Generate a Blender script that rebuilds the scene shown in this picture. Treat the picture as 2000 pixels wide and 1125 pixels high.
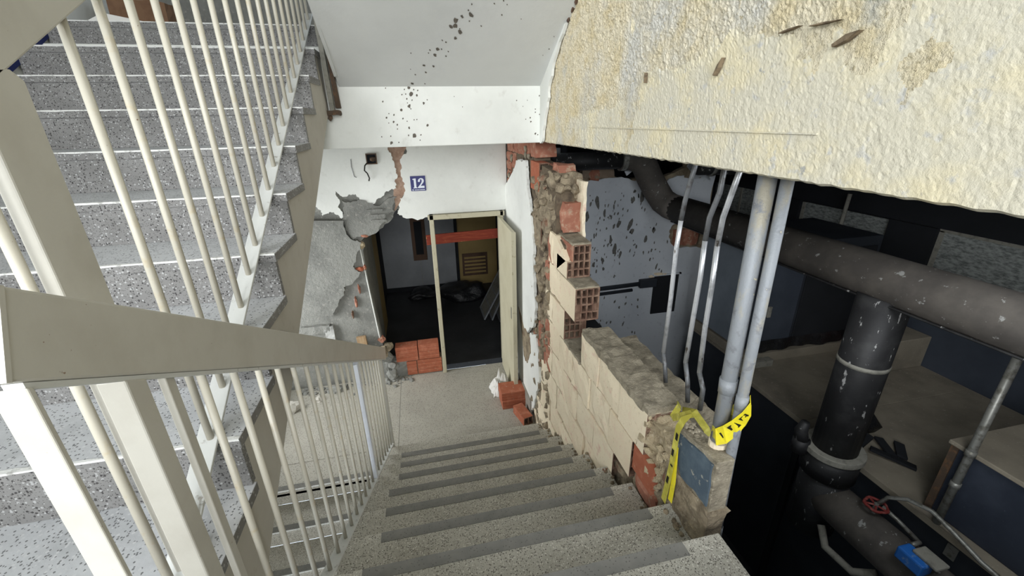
import bpy, bmesh, math, random
from mathutils import Vector, Matrix, noise

H = 3.118                       # eye height above the lower landing floor; heights below are written relative to the eye
C = bpy.context.scene.collection
SC = bpy.context.scene
for _o in list(bpy.data.objects):
    bpy.data.objects.remove(_o)

# ------------------------------------------------------------------ camera, world, light, exposure
cam = bpy.data.cameras.new('camera')
cam_o = bpy.data.objects.new('camera', cam)
C.objects.link(cam_o)
cam.sensor_width = 36.0
cam.lens = 826.66 * 36 / 2000
cam.clip_start = 0.02
_p, _w, _r = math.radians(21.9857), math.radians(11.9871), math.radians(-1.1218)
_f = Vector((math.sin(_w) * math.cos(_p), math.cos(_w) * math.cos(_p), -math.sin(_p)))
_rt = Vector((math.cos(_w), -math.sin(_w), 0))
_up = _rt.cross(_f)
_R = math.cos(_r) * _rt + math.sin(_r) * _up
_U = -math.sin(_r) * _rt + math.cos(_r) * _up
cam_o.matrix_world = Matrix(((_R.x, _U.x, -_f.x, 0), (_R.y, _U.y, -_f.y, 0), (_R.z, _U.z, -_f.z, H), (0, 0, 0, 1)))
SC.camera = cam_o
SC.view_settings.view_transform = 'Standard'
SC.view_settings.look = 'None'
SC.view_settings.exposure = 0.55
SC.view_settings.gamma = 1.0
SC.view_settings.use_curve_mapping = False

world = bpy.data.worlds.new('World')
SC.world = world
world.use_nodes = True
world.node_tree.nodes['Background'].inputs[0].default_value = (0.80, 0.90, 1.0, 1)
world.node_tree.nodes['Background'].inputs[1].default_value = 1.0


def area(name, loc, target, sx, sy, power, col=(1, 1, 1)):
    l = bpy.data.lights.new(name, 'AREA')
    l.shape = 'RECTANGLE'
    l.size, l.size_y, l.energy, l.color = sx, sy, power, col
    o = bpy.data.objects.new(name, l)
    C.objects.link(o)
    o.location = Vector(loc) + Vector((0, 0, H))
    o.rotation_euler = (Vector(target) - Vector(loc)).to_track_quat('-Z', 'Y').to_euler()
    return o


area('window_light_left', (-5.4, -4.4, 1.9), (0.6, 3.4, -1.0), 3.0, 2.8, 330, (0.97, 0.985, 1.0))
area('window_light_front', (-0.4, -5.0, 1.3), (0.2, 4.0, -1.2), 3.2, 2.6, 290, (0.96, 0.98, 1.0))
area('window_light_landing', (-3.3, 3.9, -1.6), (1.0, 4.15, -2.1), 1.4, 1.8, 90, (0.97, 0.985, 1.0))
area('window_light_below', (-1.2, -2.6, -2.2), (-1.1, 3.0, -3.4), 1.5, 1.2, 60, (0.97, 0.985, 1.0))
area('plant_room_fill', (2.4, 0.6, 0.2), (3.2, 2.6, -2.4), 1.4, 1.4, 34, (0.92, 0.96, 1.0))  # added fill under the solid ceiling, lifting the dark plant room


# ------------------------------------------------------------------ materials
def lin(c):
    return tuple(((v / 255) / 12.92 if v / 255 <= 0.04045 else ((v / 255 + 0.055) / 1.055) ** 2.4) for v in c) + (1,)


def M(name, col, rough=0.7, metal=0.0, layers=(), bump=(), spec=0.3, coat=0.0, transmission=0.0, coord='pos'):
    """layers: ('noise', scale, lo, hi, colour[, stretch]) or ('chips', scale, share, colour) or ('random', amount, colour)"""
    m = bpy.data.materials.new(name)
    m.use_nodes = True
    nt = m.node_tree
    N, L = nt.nodes, nt.links
    b = N['Principled BSDF']
    b.inputs['Roughness'].default_value = rough
    b.inputs['Metallic'].default_value = metal
    b.inputs['Specular IOR Level'].default_value = spec
    b.inputs['Coat Weight'].default_value = coat
    b.inputs['Transmission Weight'].default_value = transmission
    if coord == 'pos':
        src = N.new('ShaderNodeNewGeometry').outputs['Position']
    else:
        src = N.new('ShaderNodeTexCoord').outputs['Object']

    def scaled(st):
        if not st:
            return src
        mp = N.new('ShaderNodeMapping')
        mp.inputs['Scale'].default_value = st
        L.new(src, mp.inputs[0])
        return mp.outputs[0]
    cur = N.new('ShaderNodeRGB')
    cur.outputs[0].default_value = lin(col)
    cur = cur.outputs[0]
    for ly in layers:
        if ly[0] == 'noise':
            t = N.new('ShaderNodeTexNoise')
            t.inputs['Scale'].default_value = ly[1]
            t.inputs['Detail'].default_value = 6
            t.inputs['Roughness'].default_value = 0.62
            L.new(scaled(ly[5] if len(ly) > 5 else None), t.inputs['Vector'])
            mr = N.new('ShaderNodeMapRange')
            mr.inputs[1].default_value, mr.inputs[2].default_value = ly[2], ly[3]
            L.new(t.outputs['Fac'], mr.inputs[0])
            fac, colr = mr.outputs[0], ly[4]
        elif ly[0] == 'chips':
            t = N.new('ShaderNodeTexVoronoi')
            t.inputs['Scale'].default_value = ly[1]
            L.new(scaled(ly[4] if len(ly) > 4 else None), t.inputs['Vector'])
            sep = N.new('ShaderNodeSeparateColor')
            L.new(t.outputs['Color'], sep.inputs[0])
            lt = N.new('ShaderNodeMath')
            lt.operation = 'LESS_THAN'
            lt.inputs[1].default_value = ly[2]
            L.new(sep.outputs[0], lt.inputs[0])
            d = N.new('ShaderNodeMath')
            d.operation = 'LESS_THAN'
            d.inputs[1].default_value = 0.42
            L.new(t.outputs['Distance'], d.inputs[0])
            mu = N.new('ShaderNodeMath')
            mu.operation = 'MULTIPLY'
            L.new(lt.outputs[0], mu.inputs[0])
            L.new(d.outputs[0], mu.inputs[1])
            fac, colr = mu.outputs[0], ly[3]
        else:
            oi = N.new('ShaderNodeObjectInfo')
            mu = N.new('ShaderNodeMath')
            mu.operation = 'MULTIPLY'
            mu.inputs[1].default_value = ly[1]
            L.new(oi.outputs['Random'], mu.inputs[0])
            fac, colr = mu.outputs[0], ly[2]
        mx = N.new('ShaderNodeMix')
        mx.data_type = 'RGBA'
        L.new(fac, mx.inputs['Factor'])
        L.new(cur, mx.inputs['A'])
        mx.inputs['B'].default_value = lin(colr)
        cur = mx.outputs['Result']
    L.new(cur, b.inputs['Base Color'])
    prev = None
    for bp in bump:
        t = N.new('ShaderNodeTexNoise')
        t.inputs['Scale'].default_value = bp[0]
        t.inputs['Detail'].default_value = 5
        t.inputs['Roughness'].default_value = 0.65
        L.new(scaled(bp[3] if len(bp) > 3 else None), t.inputs['Vector'])
        bn = N.new('ShaderNodeBump')
        bn.inputs['Strength'].default_value = bp[1]
        bn.inputs['Distance'].default_value = bp[2]
        L.new(t.outputs['Fac'], bn.inputs['Height'])
        if prev:
            L.new(prev, bn.inputs['Normal'])
        prev = bn.outputs[0]
    if prev:
        L.new(prev, b.inputs['Normal'])
    return m


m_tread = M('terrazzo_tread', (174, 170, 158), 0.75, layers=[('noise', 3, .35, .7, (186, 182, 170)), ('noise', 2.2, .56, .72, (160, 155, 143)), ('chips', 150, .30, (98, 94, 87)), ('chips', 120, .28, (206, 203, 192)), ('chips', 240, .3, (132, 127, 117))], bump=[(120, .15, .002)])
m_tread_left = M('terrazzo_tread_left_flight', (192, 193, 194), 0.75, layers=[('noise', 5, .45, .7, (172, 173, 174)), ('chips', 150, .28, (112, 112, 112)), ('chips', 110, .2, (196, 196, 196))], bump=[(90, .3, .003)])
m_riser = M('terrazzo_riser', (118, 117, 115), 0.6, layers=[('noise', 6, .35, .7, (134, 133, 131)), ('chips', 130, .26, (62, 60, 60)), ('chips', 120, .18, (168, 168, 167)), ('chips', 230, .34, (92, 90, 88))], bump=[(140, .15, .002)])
m_strip = M('grey_grip_strip', (118, 117, 112), 0.85, layers=[('noise', 14, .35, .7, (132, 130, 124)), ('chips', 160, .12, (98, 96, 92))], bump=[(220, .2, .001)])
m_nosing = M('worn_white_nosing', (222, 222, 218), 0.7, layers=[('noise', 40, .52, .66, (168, 167, 162))], bump=[(150, .4, .004)])
m_floor = M('terrazzo_floor', (176, 172, 160), 0.7, layers=[('noise', 1.6, .4, .68, (160, 156, 145)), ('chips', 120, .28, (110, 107, 99)), ('chips', 85, .2, (172, 169, 158))], bump=[(120, .12, .002)])
m_plaster = M('white_plaster', (226, 227, 221), 0.85, layers=[('noise', 1.8, .42, .75, (212, 213, 207)), ('noise', 9, .6, .8, (204, 203, 196))], bump=[(35, .12, .01), (160, .1, .002)])
m_ceiling = M('white_ceiling_paint', (210, 211, 207), 0.85, layers=[('noise', 1.1, .4, .7, (198, 199, 196))], bump=[(30, .1, .008), (160, .08, .002)])
m_paint = M('beige_metal_paint', (192, 189, 179), 0.42, layers=[('noise', 7, .45, .75, (180, 176, 165)), ('noise', 60, .69, .72, (130, 108, 88))], bump=[(25, .08, .006), (180, .06, .002)], spec=.45)
m_rod = M('cream_rod_paint', (190, 185, 170), 0.4, layers=[('noise', 22, .58, .72, (186, 174, 148)), ('noise', 60, .70, .73, (120, 92, 68))], bump=[(70, .1, .004)], spec=.5)
m_bar = M('white_bar_paint', (202, 203, 199), 0.5, layers=[('noise', 30, .62, .7, (150, 146, 138))], bump=[(50, .15, .004)])
m_stringer = M('stringer_paint', (192, 188, 178), 0.75, layers=[('noise', 3, .42, .7, (180, 175, 164)), ('noise', 11, .6, .8, (170, 164, 152))], bump=[(40, .08, .006)])
m_cream = M('cream_rough_concrete', (220, 210, 184), 0.95, layers=[('noise', 9, .46, .62, (212, 198, 163)), ('noise', 2.2, .50, .64, (206, 203, 193)), ('noise', 60, .56, .68, (176, 164, 134)), ('noise', 4, .6, .68, (190, 187, 174)), ('noise', 90, .66, .74, (140, 126, 100))], bump=[(60, .6, .025), (170, .6, .008)])
m_creamgrey = M('grey_smooth_concrete', (203, 197, 178), 0.92, layers=[('noise', 5, .46, .62, (212, 202, 172)), ('noise', 18, .58, .68, (190, 188, 181)), ('noise', 7, .64, .67, (162, 161, 156)), ('noise', 60, .64, .74, (168, 160, 142))], bump=[(40, .35, .01), (190, .3, .004)])
m_brickcream = M('cream_plastered_brick', (236, 223, 196), 0.95, layers=[('random', .45, (226, 208, 178)), ('noise', 9, .52, .66, (230, 210, 184)), ('noise', 7, .6, .7, (218, 184, 164)), ('noise', 50, .60, .72, (196, 178, 146))], bump=[(50, .35, .01), (200, .35, .004)])
m_brick = M('red_clay', (158, 104, 84), 0.9, layers=[('random', .4, (134, 92, 76)), ('noise', 12, .48, .66, (176, 128, 106)), ('noise', 24, .55, .68, (170, 148, 126))], bump=[(60, .4, .006), (8, .3, .02, (1, 1, 26))])
m_brickbright = M('fresh_orange_clay', (168, 98, 72), 0.9, layers=[('random', .3, (150, 86, 64)), ('noise', 14, .5, .7, (182, 116, 90)), ('noise', 30, .6, .72, (176, 148, 126))], bump=[(60, .3, .004), (6, .4, .02, (1, 1, 30))])
m_cell = M('brown_hollow_clay', (112, 86, 72), 0.95, layers=[('noise', 20, .45, .65, (140, 116, 98))], bump=[(60, .4, .006)])
m_mortar = M('brown_grey_mortar', (164, 150, 126), 0.97, layers=[('noise', 12, .4, .62, (122, 110, 92)), ('noise', 40, .58, .7, (178, 166, 142)), ('noise', 5, .58, .68, (132, 92, 74))], bump=[(45, .6, .02), (180, .5, .006)])
m_mortarcream = M('crumbly_cream_mortar', (206, 189, 156), 0.97, layers=[('noise', 12, .42, .62, (184, 166, 136)), ('noise', 40, .56, .7, (222, 208, 180)), ('noise', 24, .62, .7, (140, 124, 102))], bump=[(45, .7, .025), (180, .6, .008)])
m_mortar_dark = M('dark_joint_mortar', (104, 92, 76), 0.97, layers=[('noise', 20, .45, .65, (76, 66, 56))], bump=[(60, .5, .01)])
m_topmortar = M('grey_mortar_cap', (158, 149, 130), 0.97, layers=[('noise', 14, .42, .62, (126, 118, 102)), ('noise', 70, .58, .7, (186, 177, 156))], bump=[(55, .6, .02), (180, .5, .006)])
m_render = M('grey_cement_render', (136, 136, 130), 0.95, layers=[('noise', 3, .45, .62, (118, 118, 113)), ('noise', 26, .58, .7, (158, 156, 148)), ('noise', 60, .62, .72, (96, 95, 90))], bump=[(30, .5, .02), (140, .45, .006)])
m_bluewall = M('pale_blue_white_wall', (204, 209, 214), 0.7, layers=[('noise', 1.4, .45, .65, (192, 198, 204)), ('noise', 16, .6, .75, (178, 182, 186))], bump=[(40, .1, .006)])
m_splash = M('brown_splash', (92, 86, 78), 0.8, layers=[('noise', 60, .45, .65, (112, 105, 95))])
m_splashgrey = M('dark_splash', (96, 95, 92), 0.8, layers=[('noise', 60, .45, .65, (120, 118, 112))])
m_bluepaint = M('chipped_blue_paint', (76, 90, 102), 0.8, layers=[('noise', 12, .45, .66, (92, 106, 116)), ('noise', 17, .6, .64, (158, 158, 148))], bump=[(60, .3, .004)])
m_insul = M('dusty_black_pipe', (76, 72, 68), 0.75, layers=[('noise', 4, .42, .66, (94, 89, 83)), ('noise', 17, .645, .68, (150, 150, 146)), ('noise', 60, .69, .72, (170, 170, 166))], bump=[(30, .15, .006), (6, .1, .02)], spec=.3)
m_blackpipe = M('tarred_black_pipe', (36, 36, 37), 0.55, layers=[('noise', 6, .5, .7, (54, 54, 54)), ('noise', 24, .63, .66, (160, 160, 158), (1, 1, .35)), ('noise', 70, .70, .73, (150, 150, 148))], bump=[(40, .2, .005)], spec=.4)
m_collar = M('grey_collar', (142, 140, 130), 0.8, layers=[('noise', 20, .5, .7, (112, 110, 102))])
m_conduit = M('mortar_stained_conduit', (138, 142, 146), 0.55, metal=.15, layers=[('noise', 9, .54, .64, (154, 149, 134), (1, 1, .4)), ('noise', 20, .58, .66, (120, 122, 126)), ('noise', 40, .66, .7, (196, 186, 156))], bump=[(50, .4, .006)], spec=.5)
m_zinc = M('bright_zinc_conduit', (206, 208, 210), 0.38, metal=.55, layers=[('noise', 12, .5, .62, (170, 172, 174)), ('noise', 24, .62, .66, (104, 96, 88), (1, 1, .35))], bump=[(40, .2, .003)], spec=.6)
m_zincdull = M('dull_zinc', (120, 122, 124), 0.45, metal=.5, layers=[('noise', 30, .5, .65, (88, 86, 84))])
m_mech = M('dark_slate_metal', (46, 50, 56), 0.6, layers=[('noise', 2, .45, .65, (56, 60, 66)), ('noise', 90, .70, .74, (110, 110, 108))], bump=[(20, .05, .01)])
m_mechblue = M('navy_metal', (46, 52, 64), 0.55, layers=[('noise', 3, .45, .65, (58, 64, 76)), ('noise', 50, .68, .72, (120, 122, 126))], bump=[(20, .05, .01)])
m_dust = M('dusty_beige_top', (146, 138, 122), 0.9, layers=[('noise', 2.5, .42, .66, (122, 115, 102)), ('noise', 40, .6, .74, (168, 160, 144))], bump=[(60, .15, .004)])
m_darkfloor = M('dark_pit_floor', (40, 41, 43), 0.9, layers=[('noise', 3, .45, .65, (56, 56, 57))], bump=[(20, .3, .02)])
m_dark = M('void_shade_and_dark_parts', (30, 32, 35), 0.9, layers=[('noise', 2, .4, .7, (36, 38, 42))])  # near black paints the unlit void and hole; dark parts use it too
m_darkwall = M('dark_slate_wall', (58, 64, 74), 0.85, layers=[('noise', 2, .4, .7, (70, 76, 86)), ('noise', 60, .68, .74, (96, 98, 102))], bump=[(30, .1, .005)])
m_glass = M('frosted_dusty_pane', (158, 162, 158), 0.5, layers=[('noise', 20, .4, .65, (96, 100, 98), (1, 1, 2.6)), ('noise', 60, .6, .7, (156, 158, 154), (1, 1, 3))], bump=[(40, .3, .01)])
m_door = M('beige_door_paint', (196, 190, 164), 0.55, layers=[('noise', 3, .45, .7, (184, 177, 150)), ('noise', 40, .7, .73, (140, 126, 100))], bump=[(30, .06, .004)], spec=.4)
m_doorframe = M('cream_door_frame', (182, 176, 152), 0.5, layers=[('noise', 20, .58, .7, (150, 140, 114))], bump=[(60, .1, .003)], spec=.4)
m_ochre = M('ochre_door_paint', (160, 138, 88), 0.6, layers=[('noise', 3, .45, .7, (146, 124, 78))])
m_wood = M('red_stained_plank', (122, 50, 36), 0.8, layers=[('noise', 5, .5, .6, (140, 66, 44), (1, 6, 12)), ('noise', 9, .64, .67, (184, 150, 96))], bump=[(30, .3, .004)])
m_rawwood = M('raw_pine', (170, 146, 114), 0.8, layers=[('noise', 6, .4, .65, (146, 116, 84), (8, 8, 1))], bump=[(40, .2, .004)])
m_brownpanel = M('brown_timber_panel', (96, 74, 60), 0.8, layers=[('noise', 5, .42, .65, (74, 58, 48), (1, 1, .3))], bump=[(30, .2, .004)])
m_innerwall = M('grey_white_inner_wall', (150, 153, 156), 0.8, layers=[('noise', 1.3, .42, .66, (134, 137, 140))], bump=[(40, .08, .005)])
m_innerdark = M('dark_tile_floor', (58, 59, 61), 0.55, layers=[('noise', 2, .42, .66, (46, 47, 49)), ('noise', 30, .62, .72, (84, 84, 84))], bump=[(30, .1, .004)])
m_bag = M('black_plastic_bag', (26, 27, 29), 0.35, layers=[('noise', 8, .5, .7, (44, 45, 47))], bump=[(18, .6, .03)], spec=.5)
m_paper = M('crumpled_white_paper', (222, 220, 214), 0.8, layers=[('noise', 10, .5, .7, (202, 199, 190))], bump=[(24, .3, .01)])
m_tape = M('yellow_plastic_tape', (232, 216, 46), 0.4, layers=[('noise', 14, .5, .68, (206, 192, 60))], spec=.5)
m_tapedusty = M('dusty_yellow_tape', (176, 168, 66), 0.55, layers=[('noise', 16, .48, .62, (206, 198, 92)), ('noise', 12, .6, .7, (140, 138, 96))], spec=.4)
m_ink = M('black_print', (30, 28, 22), 0.6, layers=[('noise', 60, .5, .7, (44, 42, 34))])
m_signblue = M('blue_sign_enamel', (36, 38, 104), 0.4, layers=[('noise', 6, .45, .7, (46, 48, 112))], spec=.5)
m_signwhite = M('white_sign_print', (226, 230, 238), 0.5, layers=[('noise', 10, .5, .7, (214, 218, 230))])
m_alu = M('grey_aluminium_frame', (160, 164, 168), 0.45, metal=.4, layers=[('noise', 20, .5, .7, (130, 134, 138))])
m_valve = M('red_handwheel', (128, 52, 48), 0.6, layers=[('noise', 30, .5, .65, (150, 90, 84))])
m_bluebox = M('bright_blue_actuator', (36, 104, 186), 0.5, layers=[('noise', 20, .58, .68, (120, 150, 180))], spec=.4)
m_steel = M('worn_steel', (148, 148, 142), 0.45, metal=.5, layers=[('noise', 24, .5, .65, (108, 106, 98))])
m_rust = M('rusty_steel', (82, 68, 56), 0.8, layers=[('noise', 22, .5, .65, (112, 84, 60))], bump=[(60, .4, .004)])
m_navyskirt = M('navy_skirting', (34, 44, 96), 0.6, layers=[('noise', 10, .5, .7, (46, 56, 104))])
m_cardboard = M('brown_cardboard', (120, 92, 70), 0.9, layers=[('noise', 6, .45, .65, (98, 72, 54))])


# ------------------------------------------------------------------ mesh helpers
class MB:
    """collects shapes in eye-relative coordinates; build() links them as ONE mesh object"""

    def __init__(self):
        self.v, self.f, self.mi = [], [], []

    def add(self, vs, fs, mi=0):
        n = len(self.v)
        self.v += [Vector(p) for p in vs]
        self.f += [tuple(i + n for i in f) for f in fs]
        self.mi += [mi] * len(fs)
        return self

    def hexa(self, p, mi=0):
        return self.add(p, [(0, 3, 2, 1), (4, 5, 6, 7), (0, 1, 5, 4), (1, 2, 6, 5), (2, 3, 7, 6), (3, 0, 4, 7)], mi)

    def box(self, x0, x1, y0, y1, z0, z1, mi=0):
        return self.hexa([(x0, y0, z0), (x1, y0, z0), (x1, y1, z0), (x0, y1, z0), (x0, y0, z1), (x1, y0, z1), (x1, y1, z1), (x0, y1, z1)], mi)

    def obox(self, c, ax, ay, az, hx, hy, hz, mi=0):
        c = Vector(c)
        ax, ay, az = Vector(ax).normalized() * hx, Vector(ay).normalized() * hy, Vector(az).normalized() * hz
        return self.hexa([c - ax - ay - az, c + ax - ay - az, c + ax + ay - az, c - ax + ay - az, c - ax - ay + az, c + ax - ay + az, c + ax + ay + az, c - ax + ay + az], mi)

    def prism(self, poly, axis, a, b, mi=0):
        """poly 2D, extruded along axis from a to b (x: poly=(y,z); y: poly=(x,z); z: poly=(x,y))"""
        def pt(p, t):
            return {'x': (t, p[0], p[1]), 'y': (p[0], t, p[1]), 'z': (p[0], p[1], t)}[axis]
        bm = bmesh.new()
        lo = [bm.verts.new(pt(p, a)) for p in poly]
        f = bm.faces.new(lo)
        r = bmesh.ops.extrude_face_region(bm, geom=[f])
        d = Vector(pt((0, 0), b)) - Vector(pt((0, 0), a))
        for e in r['geom']:
            if isinstance(e, bmesh.types.BMVert):
                e.co += d
        big = [q for q in bm.faces if len(q.verts) > 4]
        if big:
            bmesh.ops.triangulate(bm, faces=big)
        bmesh.ops.recalc_face_normals(bm, faces=bm.faces)
        bm.verts.index_update()
        self.add([q.co.copy() for q in bm.verts], [tuple(q.index for q in fc.verts) for fc in bm.faces], mi)
        bm.free()
        return self

    def tube(self, pts, r, n=10, cap=True, mi=0):
        pts = [Vector(p) for p in pts]
        rs = r if isinstance(r, (list, tuple)) else [r] * len(pts)
        vs, fs = [], []
        t0 = (pts[1] - pts[0]).normalized()
        ref = Vector((0, 0, 1)) if abs(t0.z) < .9 else Vector((1, 0, 0))
        u = t0.cross(ref).normalized()
        for i, p in enumerate(pts):
            if i == 0:
                t = (pts[1] - pts[0]).normalized()
            elif i == len(pts) - 1:
                t = (pts[-1] - pts[-2]).normalized()
            else:
                t = ((pts[i + 1] - p).normalized() + (p - pts[i - 1]).normalized()).normalized()
            u = (u - t * u.dot(t)).normalized()
            w = t.cross(u)
            for k in range(n):
                a = 2 * math.pi * k / n
                vs.append(p + (u * math.cos(a) + w * math.sin(a)) * rs[i])
        for i in range(len(pts) - 1):
            for k in range(n):
                k2 = (k + 1) % n
                fs.append((i * n + k, i * n + k2, (i + 1) * n + k2, (i + 1) * n + k))
        if cap:
            fs.append(tuple(range(n - 1, -1, -1)))
            fs.append(tuple((len(pts) - 1) * n + k for k in range(n)))
        return self.add(vs, fs, mi)

    def ribbon(self, pts, wdir, w, th=.0012, mi=0):
        """flat band along pts; wdir: list of width directions"""
        vs, fs = [], []
        for p, d in zip(pts, wdir):
            p, d = Vector(p), Vector(d).normalized() * (w / 2)
            vs += [p - d, p + d]
        for i in range(len(pts) - 1):
            fs.append((2 * i, 2 * i + 1, 2 * i + 3, 2 * i + 2))
        bm = bmesh.new()
        bv = [bm.verts.new(v) for v in vs]
        for f in fs:
            bm.faces.new([bv[i] for i in f])
        bm.normal_update()
        bmesh.ops.solidify(bm, geom=bm.faces[:], thickness=th)
        bm.verts.index_update()
        self.add([q.co.copy() for q in bm.verts], [tuple(q.index for q in fc.verts) for fc in bm.faces], mi)
        bm.free()
        return self

    def blob(self, c, r, seed, sub=1, squash=(1, 1, 1), amp=.35, mi=0):
        bm = bmesh.new()
        bmesh.ops.create_icosphere(bm, subdivisions=sub, radius=1)
        o = Vector((seed * 3.7, seed * 1.3, seed * 2.1))
        for q in bm.verts:
            k = 1 + amp * 2 * (noise.noise(q.co * 1.3 + o))
            q.co = Vector((q.co.x * squash[0], q.co.y * squash[1], q.co.z * squash[2])) * (r * k) + Vector(c)
        bm.verts.index_update()
        self.add([q.co.copy() for q in bm.verts], [tuple(q.index for q in fc.verts) for fc in bm.faces], mi)
        bm.free()
        return self

    def roughbox(self, x0, x1, y0, y1, z0, z1, step, amp, freq=14, seed=0, pinch=None, mi=0):
        """box whose six faces are gridded and displaced with noise"""
        bm = bmesh.new()
        nx, ny, nz = (max(1, int(round((b - a) / step))) for a, b in ((x0, x1), (y0, y1), (z0, z1)))
        vd = {}

        def vert(i, j, k):
            key = (i, j, k)
            if key not in vd:
                p = Vector((x0 + (x1 - x0) * i / nx, y0 + (y1 - y0) * j / ny, z0 + (z1 - z0) * k / nz))
                o = Vector((seed * 11.3, seed * 5.7, -seed * 8.1))
                n1 = noise.noise_vector(p * freq + o) * amp + noise.noise_vector(p * freq * 2.7 + o) * amp * .5
                p = p + n1
                if pinch:
                    p = pinch(p)
                vd[key] = bm.verts.new(p)
            return vd[key]
        for i in range(nx):
            for j in range(ny):
                for k, fl in ((0, 1), (nz, 0)):
                    q = [vert(i, j, k), vert(i + 1, j, k), vert(i + 1, j + 1, k), vert(i, j + 1, k)]
                    bm.faces.new(q[::-1] if fl else q)
        for i in range(nx):
            for k in range(nz):
                for j, fl in ((0, 0), (ny, 1)):
                    q = [vert(i, j, k), vert(i + 1, j, k), vert(i + 1, j, k + 1), vert(i, j, k + 1)]
                    bm.faces.new(q[::-1] if fl else q)
        for j in range(ny):
            for k in range(nz):
                for i, fl in ((0, 1), (nx, 0)):
                    q = [vert(i, j, k), vert(i, j + 1, k), vert(i, j + 1, k + 1), vert(i, j, k + 1)]
                    bm.faces.new(q[::-1] if fl else q)
        bm.verts.index_update()
        self.add([q.co.copy() for q in bm.verts], [tuple(q.index for q in fc.verts) for fc in bm.faces], mi)
        bm.free()
        return self

    def build(self, name, mats, parent=None, smooth=False, bevel=0.0, origin=None, segs=2):
        lo = Vector([min(p[i] for p in self.v) for i in range(3)])
        hi = Vector([max(p[i] for p in self.v) for i in range(3)])
        org = Vector(origin) if origin is not None else Vector(((lo.x + hi.x) / 2, (lo.y + hi.y) / 2, lo.z))
        me = bpy.data.meshes.new(name)
        me.from_pydata([p - org for p in self.v], [], self.f)
        if not isinstance(mats, (list, tuple)):
            mats = [mats]
        for m in mats:
            me.materials.append(m)
        if len(mats) > 1:
            me.polygons.foreach_set('material_index', self.mi)
        if smooth:
            me.polygons.foreach_set('use_smooth', [True] * len(me.polygons))
        me.update()
        o = bpy.data.objects.new(name, me)
        C.objects.link(o)
        place(o, org, parent)
        if bevel:
            b = o.modifiers.new('bevel', 'BEVEL')
            b.width, b.segments, b.limit_method = bevel, segs, 'ANGLE'
        return o


WORLD = {}


def place(o, org, parent=None):
    """org in eye-relative coordinates"""
    w = Vector(org) + Vector((0, 0, H))
    WORLD[o.name] = w
    if parent is not None:
        o.parent = parent
        o.location = w - WORLD[parent.name]
    else:
        o.location = w
    return o


def copy_part(o, org, parent):
    c = o.copy()
    C.objects.link(c)
    place(c, org, parent)
    return c


def tag(o, label=None, cat=None, group=None, kind=None):
    if label:
        o['label'] = label
    if cat:
        o['category'] = cat
    if group:
        o['group'] = group
    if kind:
        o['kind'] = kind
    return o


def empty(name, loc, label=None, cat=None, group=None, kind=None):
    o = bpy.data.objects.new(name, None)
    o.empty_display_size = .1
    C.objects.link(o)
    place(o, loc)
    return tag(o, label, cat, group, kind)


def jag(poly, amp, seed, depth=3, closed=True, keep=()):
    """roughen the outline of a torn sheet; keep: indices of edges left straight"""
    rnd = random.Random(seed)
    out = []
    n = len(poly)
    for i in range(n):
        a, b = Vector(poly[i]), Vector(poly[(i + 1) % n])
        pts = [a]
        if i not in keep:
            def sub(p, q, d, am):
                if d == 0 or (q - p).length < .012:
                    return []
                nrm = Vector((-(q - p).y, (q - p).x)).normalized()
                m = (p + q) / 2 + nrm * rnd.uniform(-am, am)
                return sub(p, m, d - 1, am * .6) + [m] + sub(m, q, d - 1, am * .6)
            pts += sub(a, b, depth, min(amp, (b - a).length * .22))
        out += [tuple(p) for p in pts]
    return out


R, T = .175, .302

# ------------------------------------------------------------------ the right flight going down to the lower landing
FL = -3.118
flight = empty('stair_flight', (.24, 1.9, FL), 'speckled terrazzo stair flight with grey grip strips going down to the doorway', 'stairs', kind='structure')
tread_m = {}
for i in range(1, 12):
    yn, zn = 3.412 - T * (i - 1), -2.943 + R * (i - 1)
    xr = 1.03 if i >= 8 else 1.0
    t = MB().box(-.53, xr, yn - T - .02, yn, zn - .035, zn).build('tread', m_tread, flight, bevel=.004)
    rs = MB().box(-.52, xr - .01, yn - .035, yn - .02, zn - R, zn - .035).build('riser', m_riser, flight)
    if i > 1:
        s0, s1 = -.36 + .02 * math.sin(i * 2.1), .885 + .02 * math.sin(i * 3.3)
        MB().box(s0, s1, yn - .058, yn - .004, zn - .001, zn + .0025).build('grip_strip', m_strip, t)
# sloping concrete slab that carries the flight
MB().prism([(3.28, FL), (3.22, -3.09), (.36, -1.44), (.36, -1.7), (2.85, FL)], 'x', -.51, .98).build('stair_slab', m_stringer, flight)
half = MB().box(-2.02, 1.03, -1.85, .39, -1.30, -1.193).build('floor_half_landing', m_floor)
tag(half, 'terrazzo half landing where the flights meet, behind the viewer', 'floor', kind='structure')

# ------------------------------------------------------------------ lower landing floor
fl = empty('floor', (-.5, 4.1, FL), 'terrazzo landing floor in front of the doorway', 'floor', kind='structure')
for (a, b, c, d) in ((-2.12, -.461, 3.29, 3.60), (-2.12, -.461, 3.606, 4.93), (-.455, 1.2, 3.29, 4.93)):
    MB().box(a, b, c, d, FL - .08, FL).build('floor_slab', m_floor, fl)
MB().box(-2.12, 1.2, 3.30, 4.93, FL - .1, FL - .006).build('joint', m_bar, fl)

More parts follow.
